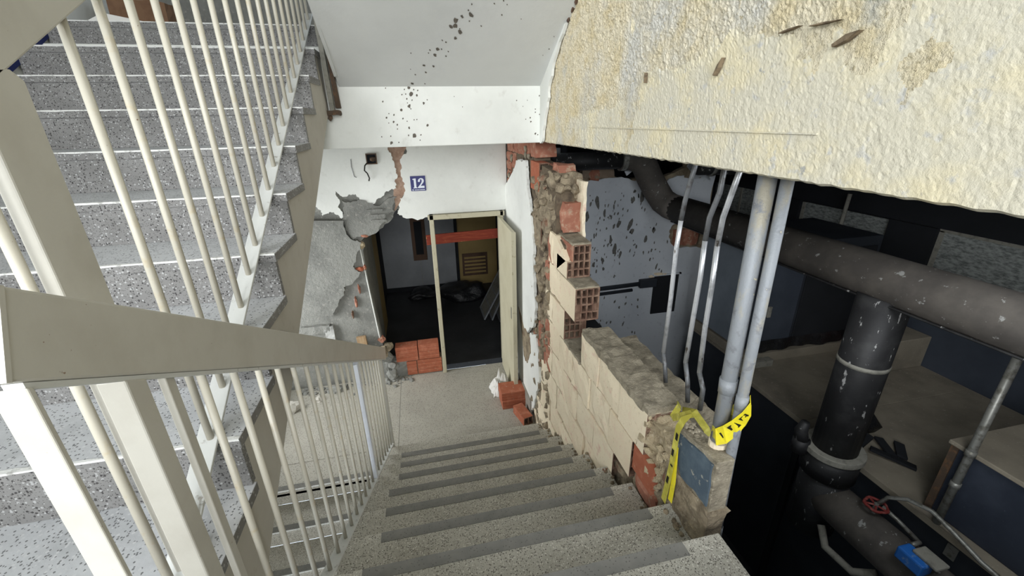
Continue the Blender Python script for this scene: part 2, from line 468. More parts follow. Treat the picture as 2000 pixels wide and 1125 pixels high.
# flight going on down below the left flight
low = empty('stair_flight', (-1.28, 2.4, -4.4), 'lower terrazzo flight seen through the right railing bars, below the left flight', 'stairs', kind='structure')
for j in range(1, 7):
    yn, zn = 3.27 - .282 * (j - 1), FL - R * (j - 1)
    if j > 1:
        t = MB().box(-2.12, -.57, yn, yn + .30, zn - .035, zn).build('tread', m_tread, low, bevel=.004)
    else:
        t = MB().box(-2.12, -.57, yn, yn + .021, zn - .035, zn).build('landing_edge', m_tread, low)
    MB().box(-1.9, -.66, yn + .006, yn + .06, zn - .001, zn + .0025).build('grip_strip', m_strip, t)
    MB().box(-2.12, -.575, yn - .003, yn + .003, zn - .008, zn + .002).build('worn_nosing', m_nosing, t)
    MB().box(-2.12, -.58, yn + .02, yn + .03, zn - R, zn - .035).build('riser', m_tread, low)

# ------------------------------------------------------------------ the left flight going up
lf = empty('stair_flight', (-1.25, 1.9, -1.5), 'left terrazzo flight climbing away behind the cream balusters, with worn white nosings', 'stairs', kind='structure')


def nz(y):
    return -1.425 + .5795 * y


tm = rm = nm = None
for k in range(-5, 7):
    yn, zn = 1.671 + T * k, -.457 + R * k
    if tm is None:
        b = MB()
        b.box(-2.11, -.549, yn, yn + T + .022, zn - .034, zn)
        b.mi = [0, 0, 1, 1, 1, 1]  # top keeps the paler terrazzo, its stronger light put into the colour; front riser grey
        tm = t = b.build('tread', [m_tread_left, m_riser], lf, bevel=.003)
        nb = MB()
        rnd = random.Random(5)
        n = 30
        vs, fs = [], []
        for q in range(n + 1):
            x = -2.11 + 1.560 * q / n
            e = .009 + rnd.uniform(-.004, .008)
            vs += [(x, yn - .0015, zn - .0035 - rnd.uniform(0, .003)), (x, yn - .0015, zn + .0012), (x, yn + e, zn + .0012)]
        for q in range(n):
            a = q * 3
            fs += [(a, a + 3, a + 4, a + 1), (a + 1, a + 4, a + 5, a + 2)]
        nb.add(vs, fs)
        nm = nb.build('worn_nosing', m_nosing, t, origin=(-1.3295, yn, zn))
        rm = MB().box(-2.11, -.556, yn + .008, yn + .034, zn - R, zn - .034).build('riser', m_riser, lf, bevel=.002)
    else:
        t = copy_part(tm, (-1.3295, yn + (T + .022) / 2, zn - .034), lf)
        copy_part(nm, (-1.3295, yn, zn), t)
        copy_part(rm, (-1.333, yn + .021, zn - R), lf)
saw = []
for k in range(-5, 7):
    yn, zn = 1.671 + T * k + .025, -.457 + R * k - .03
    saw += [(yn, zn - R + .0), (yn, zn)]
saw += [(3.52, saw[-1][1]), (3.52, .13), (1.0, -1.275), (.2, -1.66)]
MB().prism(saw, 'x', -2.11, -.562).build('stringer', m_stringer, lf)
# top landing of the left flight
tl = MB().box(-2.12, -.49, 3.505, 5.0, .45, .59).build('floor_upper_landing', m_tread_left)
tag(tl, 'upper landing at the top of the left flight, mostly above eye level', 'floor', kind='structure')

# ------------------------------------------------------------------ shell of the stairwell
wl = MB().box(-2.32, -2.12, .55, 3.55, -4.6, 2.2).box(-2.32, -2.12, 4.75, 5.1, -4.6, 2.2).box(-2.32, -2.12, 3.55, 4.75, -4.6, -2.65).box(-2.32, -2.12, 3.55, 4.75, -.85, 2.2).build('wall_left', m_plaster)
tag(wl, 'painted wall at the far left end of the steps of the left flight', 'wall', kind='structure')
bs = MB().prism([(.9, nz(.9) - .1), (.9, nz(.9) + .06), (3.5, nz(3.5) + .06), (3.5, nz(3.5) - .1)], 'x', -2.12, -2.105).build('baseboard_left', m_navyskirt)
tag(bs, 'navy blue skirting along the wall beside the left flight', 'skirting', kind='structure')
wu = MB().roughbox(-2.12, -.3, 4.86, 5.0, .59, 2.2, .07, .02, 9, 4).build('wall_upper_back', m_render, smooth=False)
tag(wu, 'rough grey wall behind the top of the left flight', 'wall', kind='structure')
wf = empty('wall_front', (-.5, -1.95, -1.19), 'wall with a wide window behind the viewer', 'wall', kind='structure')
MB().box(-2.2, 1.2, -2.1, -1.9, -1.35, -.35).build('parapet', m_plaster, wf)
MB().box(-2.2, 1.2, -2.1, -1.9, -4.6, -3.4).build('lower_parapet', m_plaster, wf)
MB().box(-.3, 1.2, -2.1, -1.9, -3.4, -1.35).build('lower_pier', m_plaster, wf)
MB().box(-2.2, 1.2, -2.1, -1.9, 1.75, 2.2).build('lintel', m_plaster, wf)
MB().box(.85, 1.2, -2.1, -1.9, -.35, 1.75).build('pier', m_plaster, wf)
wl2 = MB().box(-2.2, -2.02, -2.1, .55, -4.6, -.15).build('wall_left_parapet', m_plaster)
tag(wl2, 'low part of the left wall under the landing window', 'wall', kind='structure')
rf = MB().box(-2.2, 1.25, -2.1, 5.1, 2.2, 2.35).build('ceiling_upper', m_ceiling)
tag(rf, 'ceiling of the upper stair storey, above the picture', 'ceiling', kind='structure')

# soffit of the next flight and the landing beam
cl = empty('ceiling', (.27, 2.2, .2), 'sloping white soffit of the flight overhead, with brown splashes', 'ceiling', kind='structure')
MB().prism([(3.5, .169), (.35, 1.996), (.35, 2.2), (3.62, .52)], 'x', -.47, 1.02).build('soffit', m_ceiling, cl)
lb = empty('beam_landing', (-.5, 3.52, -.19), 'white landing beam face below the sloping soffit, splashed brown', 'beam', kind='structure')
MB().box(-2.12, 1.0, 3.42, 3.64, -.192, .46).build('beam_body', m_plaster, lb, bevel=.006)
us = MB().box(-2.12, 1.0, 3.64, 5.0, .2, .45).build('ceiling_landing', m_ceiling)
tag(us, 'underside of the upper landing, hidden behind the landing beam', 'ceiling', kind='structure')

# brown splashes: (x, y, radius) as flat irregular specks lying on the paint
SP_S = [(0.392, 2.838), (0.341, 2.851), (0.307, 2.876), (0.280, 2.919), (0.305, 2.913), (0.336, 2.956), (0.311, 3.001), (0.254, 3.031), (0.231, 3.018), (0.203, 3.085), (0.187, 3.133), (0.155, 3.093), (0.145, 3.117), (0.113, 3.219), (0.176, 3.228), (0.124, 3.282), (0.053, 3.303), (0.271, 3.104), (0.257, 3.141), (0.028, 3.387), (0.228, 3.086), (0.035, 3.119), (0.390, 2.772), (0.375, 2.810), (0.460, 2.911), (0.573, 2.834), (0.518, 2.765), (0.566, 2.745), (0.386, 2.879), (0.333, 2.933), (0.936, 3.073), (0.909, 3.126), (0.982, 3.170), (0.937, 2.975), (0.591, 2.768), (0.694, 2.856), (0.025, 3.255), (0.116, 3.391)]
SR_S = [12, 8, 14, 12, 12, 11, 9, 5, 4, 10, 9, 5, 4, 8, 8, 7, 5, 4, 5, 9, 4, 4, 4, 4, 4, 4, 4, 4, 4, 4, 4, 3, 3, 3, 3, 3, 3, 4]
SP_B = [(0.001, 0.208), (0.014, 0.169), (0.034, 0.196), (0.062, 0.191), (0.052, 0.158), (-0.031, 0.197), (-0.052, 0.163), (-0.025, 0.167), (-0.021, 0.136), (0.015, 0.126), (0.096, 0.105), (0.123, 0.128), (-0.009, 0.087), (-0.019, 0.108), (-0.068, 0.061), (-0.123, 0.030), (-0.158, 0.039), (-0.176, 0.012), (-0.131, -0.018), (-0.166, -0.024), (-0.062, 0.005), (-0.035, -0.014), (0.016, -0.006), (0.036, -0.004), (-0.107, -0.037), (-0.110, -0.065), (-0.025, -0.060), (0.111, -0.046), (0.009, -0.116), (0.056, -0.110), (-0.035, -0.112), (0.046, -0.147), (-0.165, -0.160), (-0.110, -0.159), (-0.163, -0.114), (-0.227, -0.117), (-0.190, 0.119), (-0.160, 0.206), (0.001, 0.069), (0.968, 0.148), (0.981, 0.162), (0.874, 0.117), (0.790, 0.116), (0.896, -0.007), (0.901, -0.035), (0.860, -0.017), (0.937, 0.053), (0.971, 0.016), (0.938, -0.124), (0.957, -0.133), (0.839, 0.074), (0.937, 0.031), (0.979, 0.066), (0.320, 0.148), (0.377, 0.077)]
SR_B = [9, 13, 5, 5, 6, 4, 4, 4, 5, 4, 8, 4, 12, 4, 8, 6, 4, 6, 7, 4, 5, 4, 4, 4, 6, 4, 7, 8, 14, 5, 5, 4, 10, 4, 4, 4, 5, 4, 4, 5, 5, 3, 4, 5, 6, 4, 4, 4, 6, 4, 3, 4, 4, 3, 3]


def specks(items, to3d, name, mat, parent, seed):
    """items: (u, v, radius, stretch, angle)"""
    rnd = random.Random(seed)
    mb = MB()
    for (u, v, r, st, an) in items:
        n = 9
        vs = []
        for q in range(n):
            a = 2 * math.pi * q / n
            k = r * rnd.uniform(.65, 1.25)
            x, y = math.cos(a) * k, math.sin(a) * k * st
            vs.append(to3d(u + x * math.cos(an) - y * math.sin(an), v + x * math.sin(an) + y * math.cos(an)))
        mb.add(vs, [tuple(range(n))])
    o = mb.build(name, mat, parent)
    o['kind'] = 'stuff'
    return o


PXM = .00118
specks([(p[0], p[1], r * PXM * .85, 1.5, -.55) for p, r in zip(SP_S, SR_S)], lambda u, v: (u, v - .001, 2.199 - .58 * v - .0015), 'splash_specks', m_splash, cl, 1)
specks([(p[0], p[1], r * PXM * .85, 1.25, -.4) for p, r in zip(SP_B, SR_B)], lambda u, v: (u, 3.4185, v), 'splash_specks', m_splash, lb, 2)

# ------------------------------------------------------------------ big rough concrete beam on the right
cb = empty('beam_concrete', (1.1, 1.2, -.18), 'deep cream concrete beam with rough flaking face over the broken wall', 'beam', kind='structure')


def beam_bottom(y):
    return -.190 + .012 * max(0, min(1, (3.4 - y) / 2.0))


def beam_face(y0, y1, z1, step):
    ny, nzz = int((y1 - y0) / step), int((z1 + .19) / step)
    vs, fs, gy = [], [], []
    for j in range(ny + 1):
        y = y0 + (y1 - y0) * j / ny
        zb = beam_bottom(y) + .004 * noise.noise(Vector((y * 30, 0, 3)))
        for k in range(nzz + 1):
            z = zb + (z1 - zb) * k / nzz
            p = Vector((0, y, z))
            q = Vector((2.1, y * 1.35, z * .85))
            a = noise.noise(q * 6) * .006 + noise.noise(q * 19) * .004
            # flakes: terraced noise gives small overhanging chips
            fl = noise.noise(q * 42 + Vector((4, 9, 1)))
            a += .004 * (math.floor(fl * 3.2) / 3.2) + .005 * noise.noise(q * 82) + .004 * noise.noise(q * 130) + .005 * (1 if noise.noise(q * 75 + Vector((1, 7, 3))) > .30 else 0)
            # lower band towards the viewer is smooth formwork concrete
            sm = max(0, min(1, (.14 + .07 * noise.noise(q * 4) + .20 * max(0, min(1, (2.6 - y) / 1.6)) - (z + .06)) / .1)) * max(0, min(1, (3.0 - y) / .8))
            a = a * (.40 + .60 * max(0, min(1, (y - .6) / 1.6)))
            a = a * (1 - .72 * sm) + .004 * sm
            if k == 0:
                a += .012
            vs.append((1.0 + a, y, z))
            patch = noise.noise(Vector((3, y * 2.2, z * 3.2))) + .45 * noise.noise(q * 9)
            gy.append(sm * .75 + .9 * patch * max(0, min(1, (3.1 - y) / 1.5)) + .16 * max(0, min(1, (1.6 - y) / 1.0)) + .25 * noise.noise(q * 24) > .44)
    fi = []
    for j in range(ny):
        for k in range(nzz):
            o = j * (nzz + 1) + k
            fs.append((o, o + 1, o + nzz + 2, o + nzz + 1))
            fi.append(1 if gy[o] else 0)
    return vs, fs, fi


_v, _f2, _fi = beam_face(-.6, 3.45, 1.06, .0065)
_b = MB().add(_v, _f2)
_b.mi = _fi
_b.build('rough_face', [m_cream, m_creamgrey], cb)
MB().box(1.02, 1.24, -2.0, 3.45, -.165, 2.2).build('beam_core', m_creamgrey, cb)
MB().box(1.0, 1.06, -2.0, -.6, -.18, 2.2).build('near_face', m_creamgrey, cb)
MB().box(1.0, 1.06, -.6, 3.45, 1.05, 2.2).build('upper_face', m_cream, cb)
# smooth grey band with a shutter-board joint
_b = MB()
for (y0, y1, zj) in ((.95, 1.75, -.056), (1.75, 2.5, -.060)):
    _b.hexa([(.9985, y0, zj), (1.02, y0, zj), (1.02, y1, zj - .004), (.9985, y1, zj - .004), (.9985, y0, zj + .004), (1.02, y0, zj + .004), (1.02, y1, zj), (.9985, y1, zj)])
_b.build('shutter_joint', m_creamgrey, cb)
m_splinter = M('weathered_splinter', (128, 112, 90), .9, layers=[('noise', 40, .4, .65, (70, 60, 50))], bump=[(60, .4, .004)])
# splinters of shuttering timber left in the concrete
for (p, q, w) in zip([(0.950, 0.139), (1.377, 0.114), (1.838, 0.125), (1.030, 0.195), (1.127, 0.195)], [(0.891, 0.165), (1.347, 0.164), (1.841, 0.165), (0.946, 0.195), (1.062, 0.203)], (.007, .005, .003, .002, .002)):
    a, b = Vector((.983, p[0], p[1])), Vector((.983, q[0], q[1]))
    d = b - a
    u_ = d.normalized().cross(Vector((1, 0, 0)))
    MB().prism([(0, 0)] * 0 + [(a.y, a.z), (a.y + u_.y * w, a.z + u_.z * w), ((a.y * .45 + b.y * .55) + u_.y * w * 1.3, (a.z * .45 + b.z * .55) + u_.z * w * 1.3), (b.y, b.z), ((a.y + b.y) / 2 - u_.y * w * .6, (a.z + b.z) / 2 - u_.z * w * .6)], 'x', .984, 1.0).build('timber_splinter', m_splinter, cb)
# torn strip of white plaster left at the far end of the beam
_pl = jag([(3.375, 0.219), (3.222, 0.294), (2.973, 0.462), (2.787, 0.610), (2.823, 0.617), (3.375, 0.219)][:4] + [(3.316, 0.097), (3.362, -0.187), (3.420, -0.190), (3.399, 0.100)], .01, 7, 2)
ps = jag([(3.42, .22), (3.25, .33), (2.95, .50), (2.86, .53), (3.10, .34), (3.20, .20), (3.24, .06), (3.33, -.10), (3.38, -.19), (3.42, -.19)], .02, 11, 2, keep=(9,))
MB().prism(ps, 'x', .974, .992).build('plaster_remnant', m_plaster, cb)
# broken brown edge of the plaster at the top
for (y, z, s, sd) in ((2.80, .60, .03, 1), (2.74, .64, .04, 2), (2.86, .55, .025, 3)):
    MB().blob((.99, y, z), s, sd, 1, (.5, 1, 1)).build('plaster_chunk', m_brownpanel, cb)

# ------------------------------------------------------------------ back wall with the number plate, hole and doorway
wb = empty('wall_back', (-.5, 5.0, FL), 'back wall with cracked white plaster, grey render and a hole beside the door', 'wall', kind='structure')
hole = [(-0.257, -0.936), (-0.313, -1.026), (-0.440, -1.141), (-0.595, -1.213), (-0.693, -1.272), (-0.693, -1.393), (-0.693, -1.548), (-0.683, -1.851), (-0.658, -2.232), (-0.632, -2.548)]
base = [(-2.13, .3), (-2.13, FL), (-.50, FL), (-.52, -3.02), (-.60, -2.85), (-.63, -2.62)] + [tuple(p) for p in jag(hole, .03, 3, 2, keep=(5, 6, 7, 8, 9))[::-1]][:] + [(.08, -1.02), (.94, -1.02), (.94, FL), (1.25, FL), (1.25, .3)]
MB().prism(base, 'y', 4.93, 5.06).build('rendered_wall', m_render, wb)
p1 = jag([(-0.287, -0.249), (-0.251, -0.339), (-0.216, -0.499), (-0.240, -0.607), (-0.241, -0.706), (-0.326, -0.735), (-0.476, -0.839), (-0.610, -0.831), (-0.677, -0.744), (-0.771, -0.767), (-0.845, -0.735), (-0.876, -0.706), (-0.853, -0.790), (-0.843, -0.958), (-0.861, -1.002), (-0.965, -0.922), (-1.050, -0.961), (-1.100, -0.858), (-1.388, -0.841), (-1.262, -0.220)], .035, 21, 3, keep=(17, 18, 19))
MB().prism(p1, 'y', 4.905, 4.932).build('plaster_sheet', m_plaster, wb)
p2 = jag([(1.0, -.25)] + [(-0.065, -0.256), (-0.168, -0.405), (-0.166, -0.632), (-0.165, -0.772), (-0.233, -0.881), (-0.262, -0.983), (-0.168, -1.048), (0.073, -1.046)] + [(.09, -1.015), (1.0, -1.015)], .03, 22, 3, keep=(0, 8, 9, 10))
MB().prism(p2, 'y', 4.905, 4.932).build('plaster_sheet', m_plaster, wb)
p3 = jag([(-0.302, -0.234), (-0.053, -0.241), (-0.141, -0.407), (-0.145, -0.635), (-0.144, -0.775), (-0.209, -0.862), (-0.293, -0.955), (-0.269, -0.707), (-0.249, -0.499)], .02, 23, 2)
MB().prism(p3, 'y', 4.915, 4.94).build('bare_brick_strip', M('pinkish_bare_render', (168, 142, 124), .95, layers=[('noise', 12, .45, .6, (150, 122, 104)), ('noise', 20, .6, .7, (172, 158, 138))], bump=[(40, .5, .015)]), wb)
# layered tears in the grey render
t1 = jag([(-1.291, -0.991), (-0.838, -1.022), (-0.775, -1.248), (-0.692, -1.279), (-0.823, -1.561), (-0.748, -1.631), (-0.962, -1.801), (-1.004, -1.926), (-1.126, -2.111), (-1.267, -2.128), (-1.500, -2.080)], .03, 31, 3, keep=(0, 10))
MB().prism(t1, 'y', 4.880, 4.94).build('render_layer', m_render, wb)
t2 = jag([(-0.824, -0.807), (-0.654, -0.805), (-0.476, -0.883), (-0.246, -0.800), (-0.292, -0.951), (-0.485, -1.160), (-0.647, -1.208), (-0.774, -1.246), (-0.858, -1.018)], .03, 32, 3)
MB().prism(t2, 'y', 4.898, 4.94).build('render_layer', m_render, wb)
# ribbed clay pieces, comb marks and red edges inside the tears
for (x, z, w, h, sd) in ((-.50, -.93, .17, .028, 1), (-.48, -.99, .18, .028, 2), (-.47, -1.05, .17, .028, 3), (-.98, -1.35, .12, .022, 4), (-.96, -1.42, .13, .022, 5), (-.95, -1.49, .14, .022, 6), (-.94, -1.56, .15, .022, 7)):
    MB().roughbox(x - w / 2, x + w / 2, 4.882, 4.92, z - h / 2, z + h / 2, .03, .004, 20, sd).build('clay_rib', m_render, wb)
for (x, z, w, h, m) in ((-.76, -1.60, .10, .05, m_brickbright), (-.70, -1.58, .035, .07, m_brick), (-.80, -1.86, .025, .12, m_brick), (-.86, -2.02, .03, .14, m_brick), (-.92, -2.16, .025, .10, m_cell), (-.66, -1.21, .12, .04, m_brick), (-.70, -1.31, .08, .09, m_mortarcream)):
    MB().blob((x, 4.915, z), .5, int(abs(x) * 50), 2, (w, .06, h), .35).build('clay_fragment', m, wb)
for (x, z, w, sd) in ((-1.05, -2.62, .32, 1), (-.92, -2.70, .26, 2), (-1.0, -2.78, .30, 3), (-.82, -2.58, .22, 4), (-1.12, -2.52, .25, 5)):
    MB().blob((x, 4.925, z), w / 2, sd, 2, (1, .10, .09), .3).build('trowel_ridge', m_render, wb)
for (x0, x1, z0, z1) in ((-1.52, -1.20, -2.36, -2.26), (-1.26, -1.16, -2.72, -2.28), (-1.56, -1.46, -2.75, -2.45)):
    MB().roughbox(x0, x1, 4.88, 4.94, z0, z1, .04, .008, 12, int(z0 * 50)).build('chased_pipe_cover', M('light_grey_render', (176, 176, 172), .9, layers=[('noise', 14, .5, .68, (148, 148, 144))], bump=[(40, .3, .008)]) if z0 < -2.7 and x0 > -1.4 else m_render, wb)
# left jamb edge bead of the opening
MB().tube([(-.722, 4.925, -1.34), (-.655, 4.925, -2.52)], .007, 6).build('edge_bead', m_plaster, wb)
# clay blocks walled into the foot of the hole


def fluted(x0, x1, y0, y1, z0, z1, along='x', n=4, d=.006):
    """clay block with grooves running along its length"""
    h = (z1 - z0)
    pr = []
    for q in range(n):
        a, b = z0 + h * q / n, z0 + h * (q + 1) / n
        g = h / n * .14
        pr += [(0, a + (0 if q == 0 else g)), (0, b - (0 if q == n - 1 else g))]
        if q < n - 1:
            pr += [(d, b - g * .6), (d, b + g * .6)]
    if along == 'x':
        poly = [(y0 + a, z) for a, z in pr] + [(y1, z1), (y1, z0)]
        return MB().prism(poly, 'x', x0, x1)
    poly = [(x0 + a, z) for a, z in pr] + [(x1 - a, z) for a, z in pr[::-1]]
    return MB().prism(poly, 'y', y0, y1)


for (x0, x1, z0, z1) in ((-.49, -.215, -2.895, -2.69), (-.205, .055, -2.895, -2.685), (-.37, -.245, -3.105, -2.91), (-.235, .075, -3.105, -2.905)):
    fluted(x0, x1, 4.90, 5.05, z0, z1).build('brick', m_brickbright, wb, bevel=.003)
MB().roughbox(-.64, -.36, 4.91, 5.03, FL, -2.86, .035, .02, 14, 5).build('mortar_base', m_render, wb)
MB().roughbox(-.36, .08, 4.92, 5.03, FL, -2.9, .04, .006, 14, 6).build('mortar_base', m_mortar, wb)
for (c, r, sd, m) in (((-.66, 4.86, -2.70), .085, 1, m_mortar), ((-.60, 4.88, -2.78), .07, 2, m_render), ((-.57, 4.92, -2.66), .06, 3, m_mortar), ((-.63, 4.93, -2.55), .045, 4, m_brick), ((-.52, 4.88, -2.92), .06, 5, m_render), ((-.56, 4.86, -3.03), .07, 6, m_render)):
    MB().blob(c, r, sd, 2, (1, .8, 1), .35).build('broken_masonry', m, wb)
MB().obox((-.855, 4.87, -2.58), (1, 0, .06), (0, 1, 0), (-.06, 0, 1), .055, .02, .13).build('timber_wedge', m_rawwood, wb, bevel=.003)

# number plate
sg = empty('number_sign', (0, 4.9, -.745), 'small blue plate with white number 12 on the white wall', 'sign')
MB().box(-.082, .082, 4.899, 4.906, -.745, -.583).build('plate', m_signblue, sg, bevel=.002)
one = [(-.058, -.612), (-.058, -.622), (-.046, -.622), (-.046, -.706), (-.056, -.706), (-.056, -.714), (-.012, -.714), (-.012, -.706), (-.022, -.706), (-.022, -.608), (-.038, -.608)]
two = [(-.002, -.640), (.004, -.622), (.018, -.610), (.036, -.606), (.054, -.612), (.064, -.628), (.062, -.646), (.050, -.664), (.030, -.684), (.024, -.690), (.066, -.690), (.066, -.714), (-.006, -.714), (-.006, -.704), (.020, -.676), (.036, -.654), (.041, -.636), (.038, -.622), (.030, -.618), (.022, -.624), (.024, -.638), (.016, -.647), (.004, -.647)]
MB().prism(one, 'y', 4.8965, 4.8995).build('numeral', m_signwhite, sg)
MB().prism(two, 'y', 4.8965, 4.8995).build('numeral', m_signwhite, sg)
_b = MB()
_b.prism([(-.062 + .007 * math.cos(a * .785), -.731 + .008 * math.sin(a * .785)) for a in range(8)], 'y', 4.8965, 4.8995)
_b.box(-.046, .010, 4.897, 4.8995, -.735, -.729)
_b.box(.014, .068, 4.897, 4.8995, -.735, -.729)
_b.build('small_print_line', m_signwhite, sg)

# open junction box with dangling wire
jb = empty('junction_box', (-.46, 4.9, -.46), 'dark open electrical box with a dangling black wire on the white wall', 'electrical box')
_b = MB()
for (x0, x1, z0, z1) in ((-.515, -.505, -.44, -.33), (-.415, -.405, -.44, -.33), (-.505, -.415, -.44, -.43), (-.505, -.415, -.34, -.33)):
    _b.box(x0, x1, 4.888, 4.93, z0, z1)
_b.build('box_rim', m_rust, jb)
MB().box(-.505, -.415, 4.9035, 4.91, -.43, -.34).build('box_back', m_dark, jb)
MB().blob((-.45, 4.89, -.385), .03, 3, 1, (1, .5, 1)).build('connector', m_rust, jb)
MB().tube([(-.505, 4.895, -.42), (-.535, 4.882, -.45), (-.545, 4.878, -.50), (-.52, 4.877, -.53), (-.505, 4.879, -.58), (-.515, 4.882, -.61)], .007, 6).build('wire', m_ink, jb)
MB().tube([(-.67, 4.903, -.38), (-.675, 4.902, -.46), (-.66, 4.902, -.56), (-.64, 4.902, -.57)], .003, 5).build('hanging_wire', m_zincdull, jb)

# ------------------------------------------------------------------ door
dr = empty('door_1', (.5, 4.9, FL), 'beige steel door standing open against the right wall, with cream frame', 'door', kind='structure')
_b = MB()
_b.box(.085, .132, 4.86, 5.06, FL, -1.02)
_b.build('door_frame', m_doorframe, dr, bevel=.004)
MB().box(.905, .945, 4.86, 5.06, FL, -1.02).build('door_frame', m_doorframe, dr, bevel=.004)
MB().box(.07, .96, 4.86, 5.06, -1.075, -1.02).build('door_frame_head', m_doorframe, dr, bevel=.004)
MB().box(.118, .135, 4.90, 4.96, FL, -1.07).build('door_stop', m_doorframe, dr, bevel=.003)
lfm = MB().box(.878, .916, 4.10, 4.86, FL + .012, -1.085).build('door_leaf', m_door, dr, bevel=.004)
MB().box(.874, .92, 4.093, 4.10, FL + .012, -1.085).build('edge_strip', m_doorframe, lfm, bevel=.002)
MB().box(.8765, .879, 4.18, 4.21, -2.10, -1.96).build('lock_plate', m_zincdull, lfm)
for z in (-1.35, -2.1, -2.85):
    MB().tube([(.908, 4.868, z - .05), (.908, 4.868, z + .05)], .012, 8).build('hinge', m_zincdull, dr)

# ------------------------------------------------------------------ dark room behind the doorway
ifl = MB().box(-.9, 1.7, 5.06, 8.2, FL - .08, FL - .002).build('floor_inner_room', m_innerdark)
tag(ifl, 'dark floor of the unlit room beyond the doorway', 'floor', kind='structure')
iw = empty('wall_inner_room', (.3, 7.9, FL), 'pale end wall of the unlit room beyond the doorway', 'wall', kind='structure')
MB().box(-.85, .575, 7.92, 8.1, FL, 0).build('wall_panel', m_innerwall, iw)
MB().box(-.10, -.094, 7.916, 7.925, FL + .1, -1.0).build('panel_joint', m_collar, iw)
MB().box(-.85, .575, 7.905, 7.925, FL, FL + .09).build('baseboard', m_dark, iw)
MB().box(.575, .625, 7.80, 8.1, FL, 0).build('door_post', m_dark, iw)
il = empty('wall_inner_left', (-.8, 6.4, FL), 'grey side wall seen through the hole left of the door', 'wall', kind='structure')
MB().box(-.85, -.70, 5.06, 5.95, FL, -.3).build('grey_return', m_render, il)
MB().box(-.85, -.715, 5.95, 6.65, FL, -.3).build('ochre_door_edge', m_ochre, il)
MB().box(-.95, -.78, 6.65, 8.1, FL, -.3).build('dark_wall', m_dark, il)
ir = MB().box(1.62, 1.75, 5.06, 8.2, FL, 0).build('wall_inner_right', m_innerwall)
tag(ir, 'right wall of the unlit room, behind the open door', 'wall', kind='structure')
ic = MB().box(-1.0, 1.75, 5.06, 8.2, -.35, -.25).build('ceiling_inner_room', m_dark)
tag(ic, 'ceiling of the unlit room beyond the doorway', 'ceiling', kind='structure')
od = empty('door_2', (1.1, 8.0, FL), 'ochre door with louvre slots at the far end of the unlit room', 'door', kind='structure')
MB().box(.63, 1.62, 7.96, 8.02, FL, -.3).build('door_leaf', m_ochre, od)
for q in range(5):
    z = -2.52 - .075 * q
    MB().hexa([(.74, 7.93, z - .045), (1.16, 7.93, z - .045), (1.16, 7.962, z - .02), (.74, 7.962, z - .02), (.74, 7.93, z - .038), (1.16, 7.93, z - .038), (1.16, 7.962, z), (.74, 7.962, z)]).build('louvre_slat', m_ochre, od)
MB().box(.70, 1.20, 7.95, 7.962, -2.92, -2.46).build('louvre_frame', m_brownpanel, od)
ep = empty('wall_panel_board', (-.02, 7.9, -2.5), 'dark tall board hanging on the pale end wall of the unlit room', 'board')
MB().box(-.22, .04, 7.88, 7.92, -2.50, -1.55).build('board', m_brownpanel, ep, bevel=.006)
MB().box(-.16, -.02, 7.868, 7.88, -2.38, -1.75).build('inner_sheet', m_dark, ep)
pk = MB().obox((.50, 5.12, -1.36), (1, .03, .02), (0, 1, 0), (-.02, 0, 1), .47, .012, .062).build('timber_plank', m_wood, bevel=.003)
tag(pk, 'red stained plank fixed level across the doorway, high up', 'plank')
for q, (x, y, a, lab) in enumerate(((.86, 6.55, .50, 'grey framed panel leaning in the dark room, nearest to the black bags'), (.98, 6.5, .42, 'grey framed panel leaning in the dark room, second from the black bags'), (1.10, 6.4, .36, 'grey framed panel leaning in the dark room, closest to the open door'))):
    lf_ = empty('leaning_frame', (x, y, FL), lab, 'frame', 'frames leaning in the unlit room')
    ax, az = Vector((0, 1, 0)), Vector((math.sin(a), 0, math.cos(a)))
    ay = az.cross(ax)
    o = Vector((x, y, FL))
    L_, W_ = .92 - .08 * q, .24
    for s in (-1, 1):
        MB().obox(o + az * L_ / 2 + ax * s * W_, ax, ay, az, .022, .012, L_ / 2).build('stile', m_alu, lf_, bevel=.002)
    for t in (.022, L_ - .022):
        MB().obox(o + az * t, ax, ay, az, W_, .012, .022).build('rail', m_alu, lf_, bevel=.002)
    MB().obox(o + az * L_ / 2 + ay * .004, ax, ay, az, W_ - .015, .004, L_ / 2 - .015).build('panel_sheet', m_collar, lf_)
    for k in range(3):
        MB().obox(o + az * (L_ * (k + 1) / 4), ax, ay, az, W_, .009, .012).build('cross_bar', m_alu, lf_)
for (c, r, sd, sq, lab) in (((.62, 7.30, FL + .15), .36, 1, (1.1, .8, .45), 'black rubbish bag slumped on the dark floor, by the leaning frames'), ((-.12, 7.5, FL + .08), .22, 2, (1.2, .8, .36), 'flat black rubbish bag on the dark floor, by the pale wall')):
    bm_ = MB().blob(c, r, sd, 3, sq, .35)
    for v in bm_.v:
        v.z = max(v.z, FL)
    tag(bm_.build('rubbish_bag', m_bag, smooth=True), lab, 'bag', 'black bags in the unlit room')

# ------------------------------------------------------------------ broken hollow-brick wall on the right
wr = empty('wall_right', (1.1, 2.6, FL), 'broken hollow clay brick wall along the stairs, cream mortar skin, half fallen', 'wall', kind='structure')


def zt(k):
    return -1.385 - .262 * k


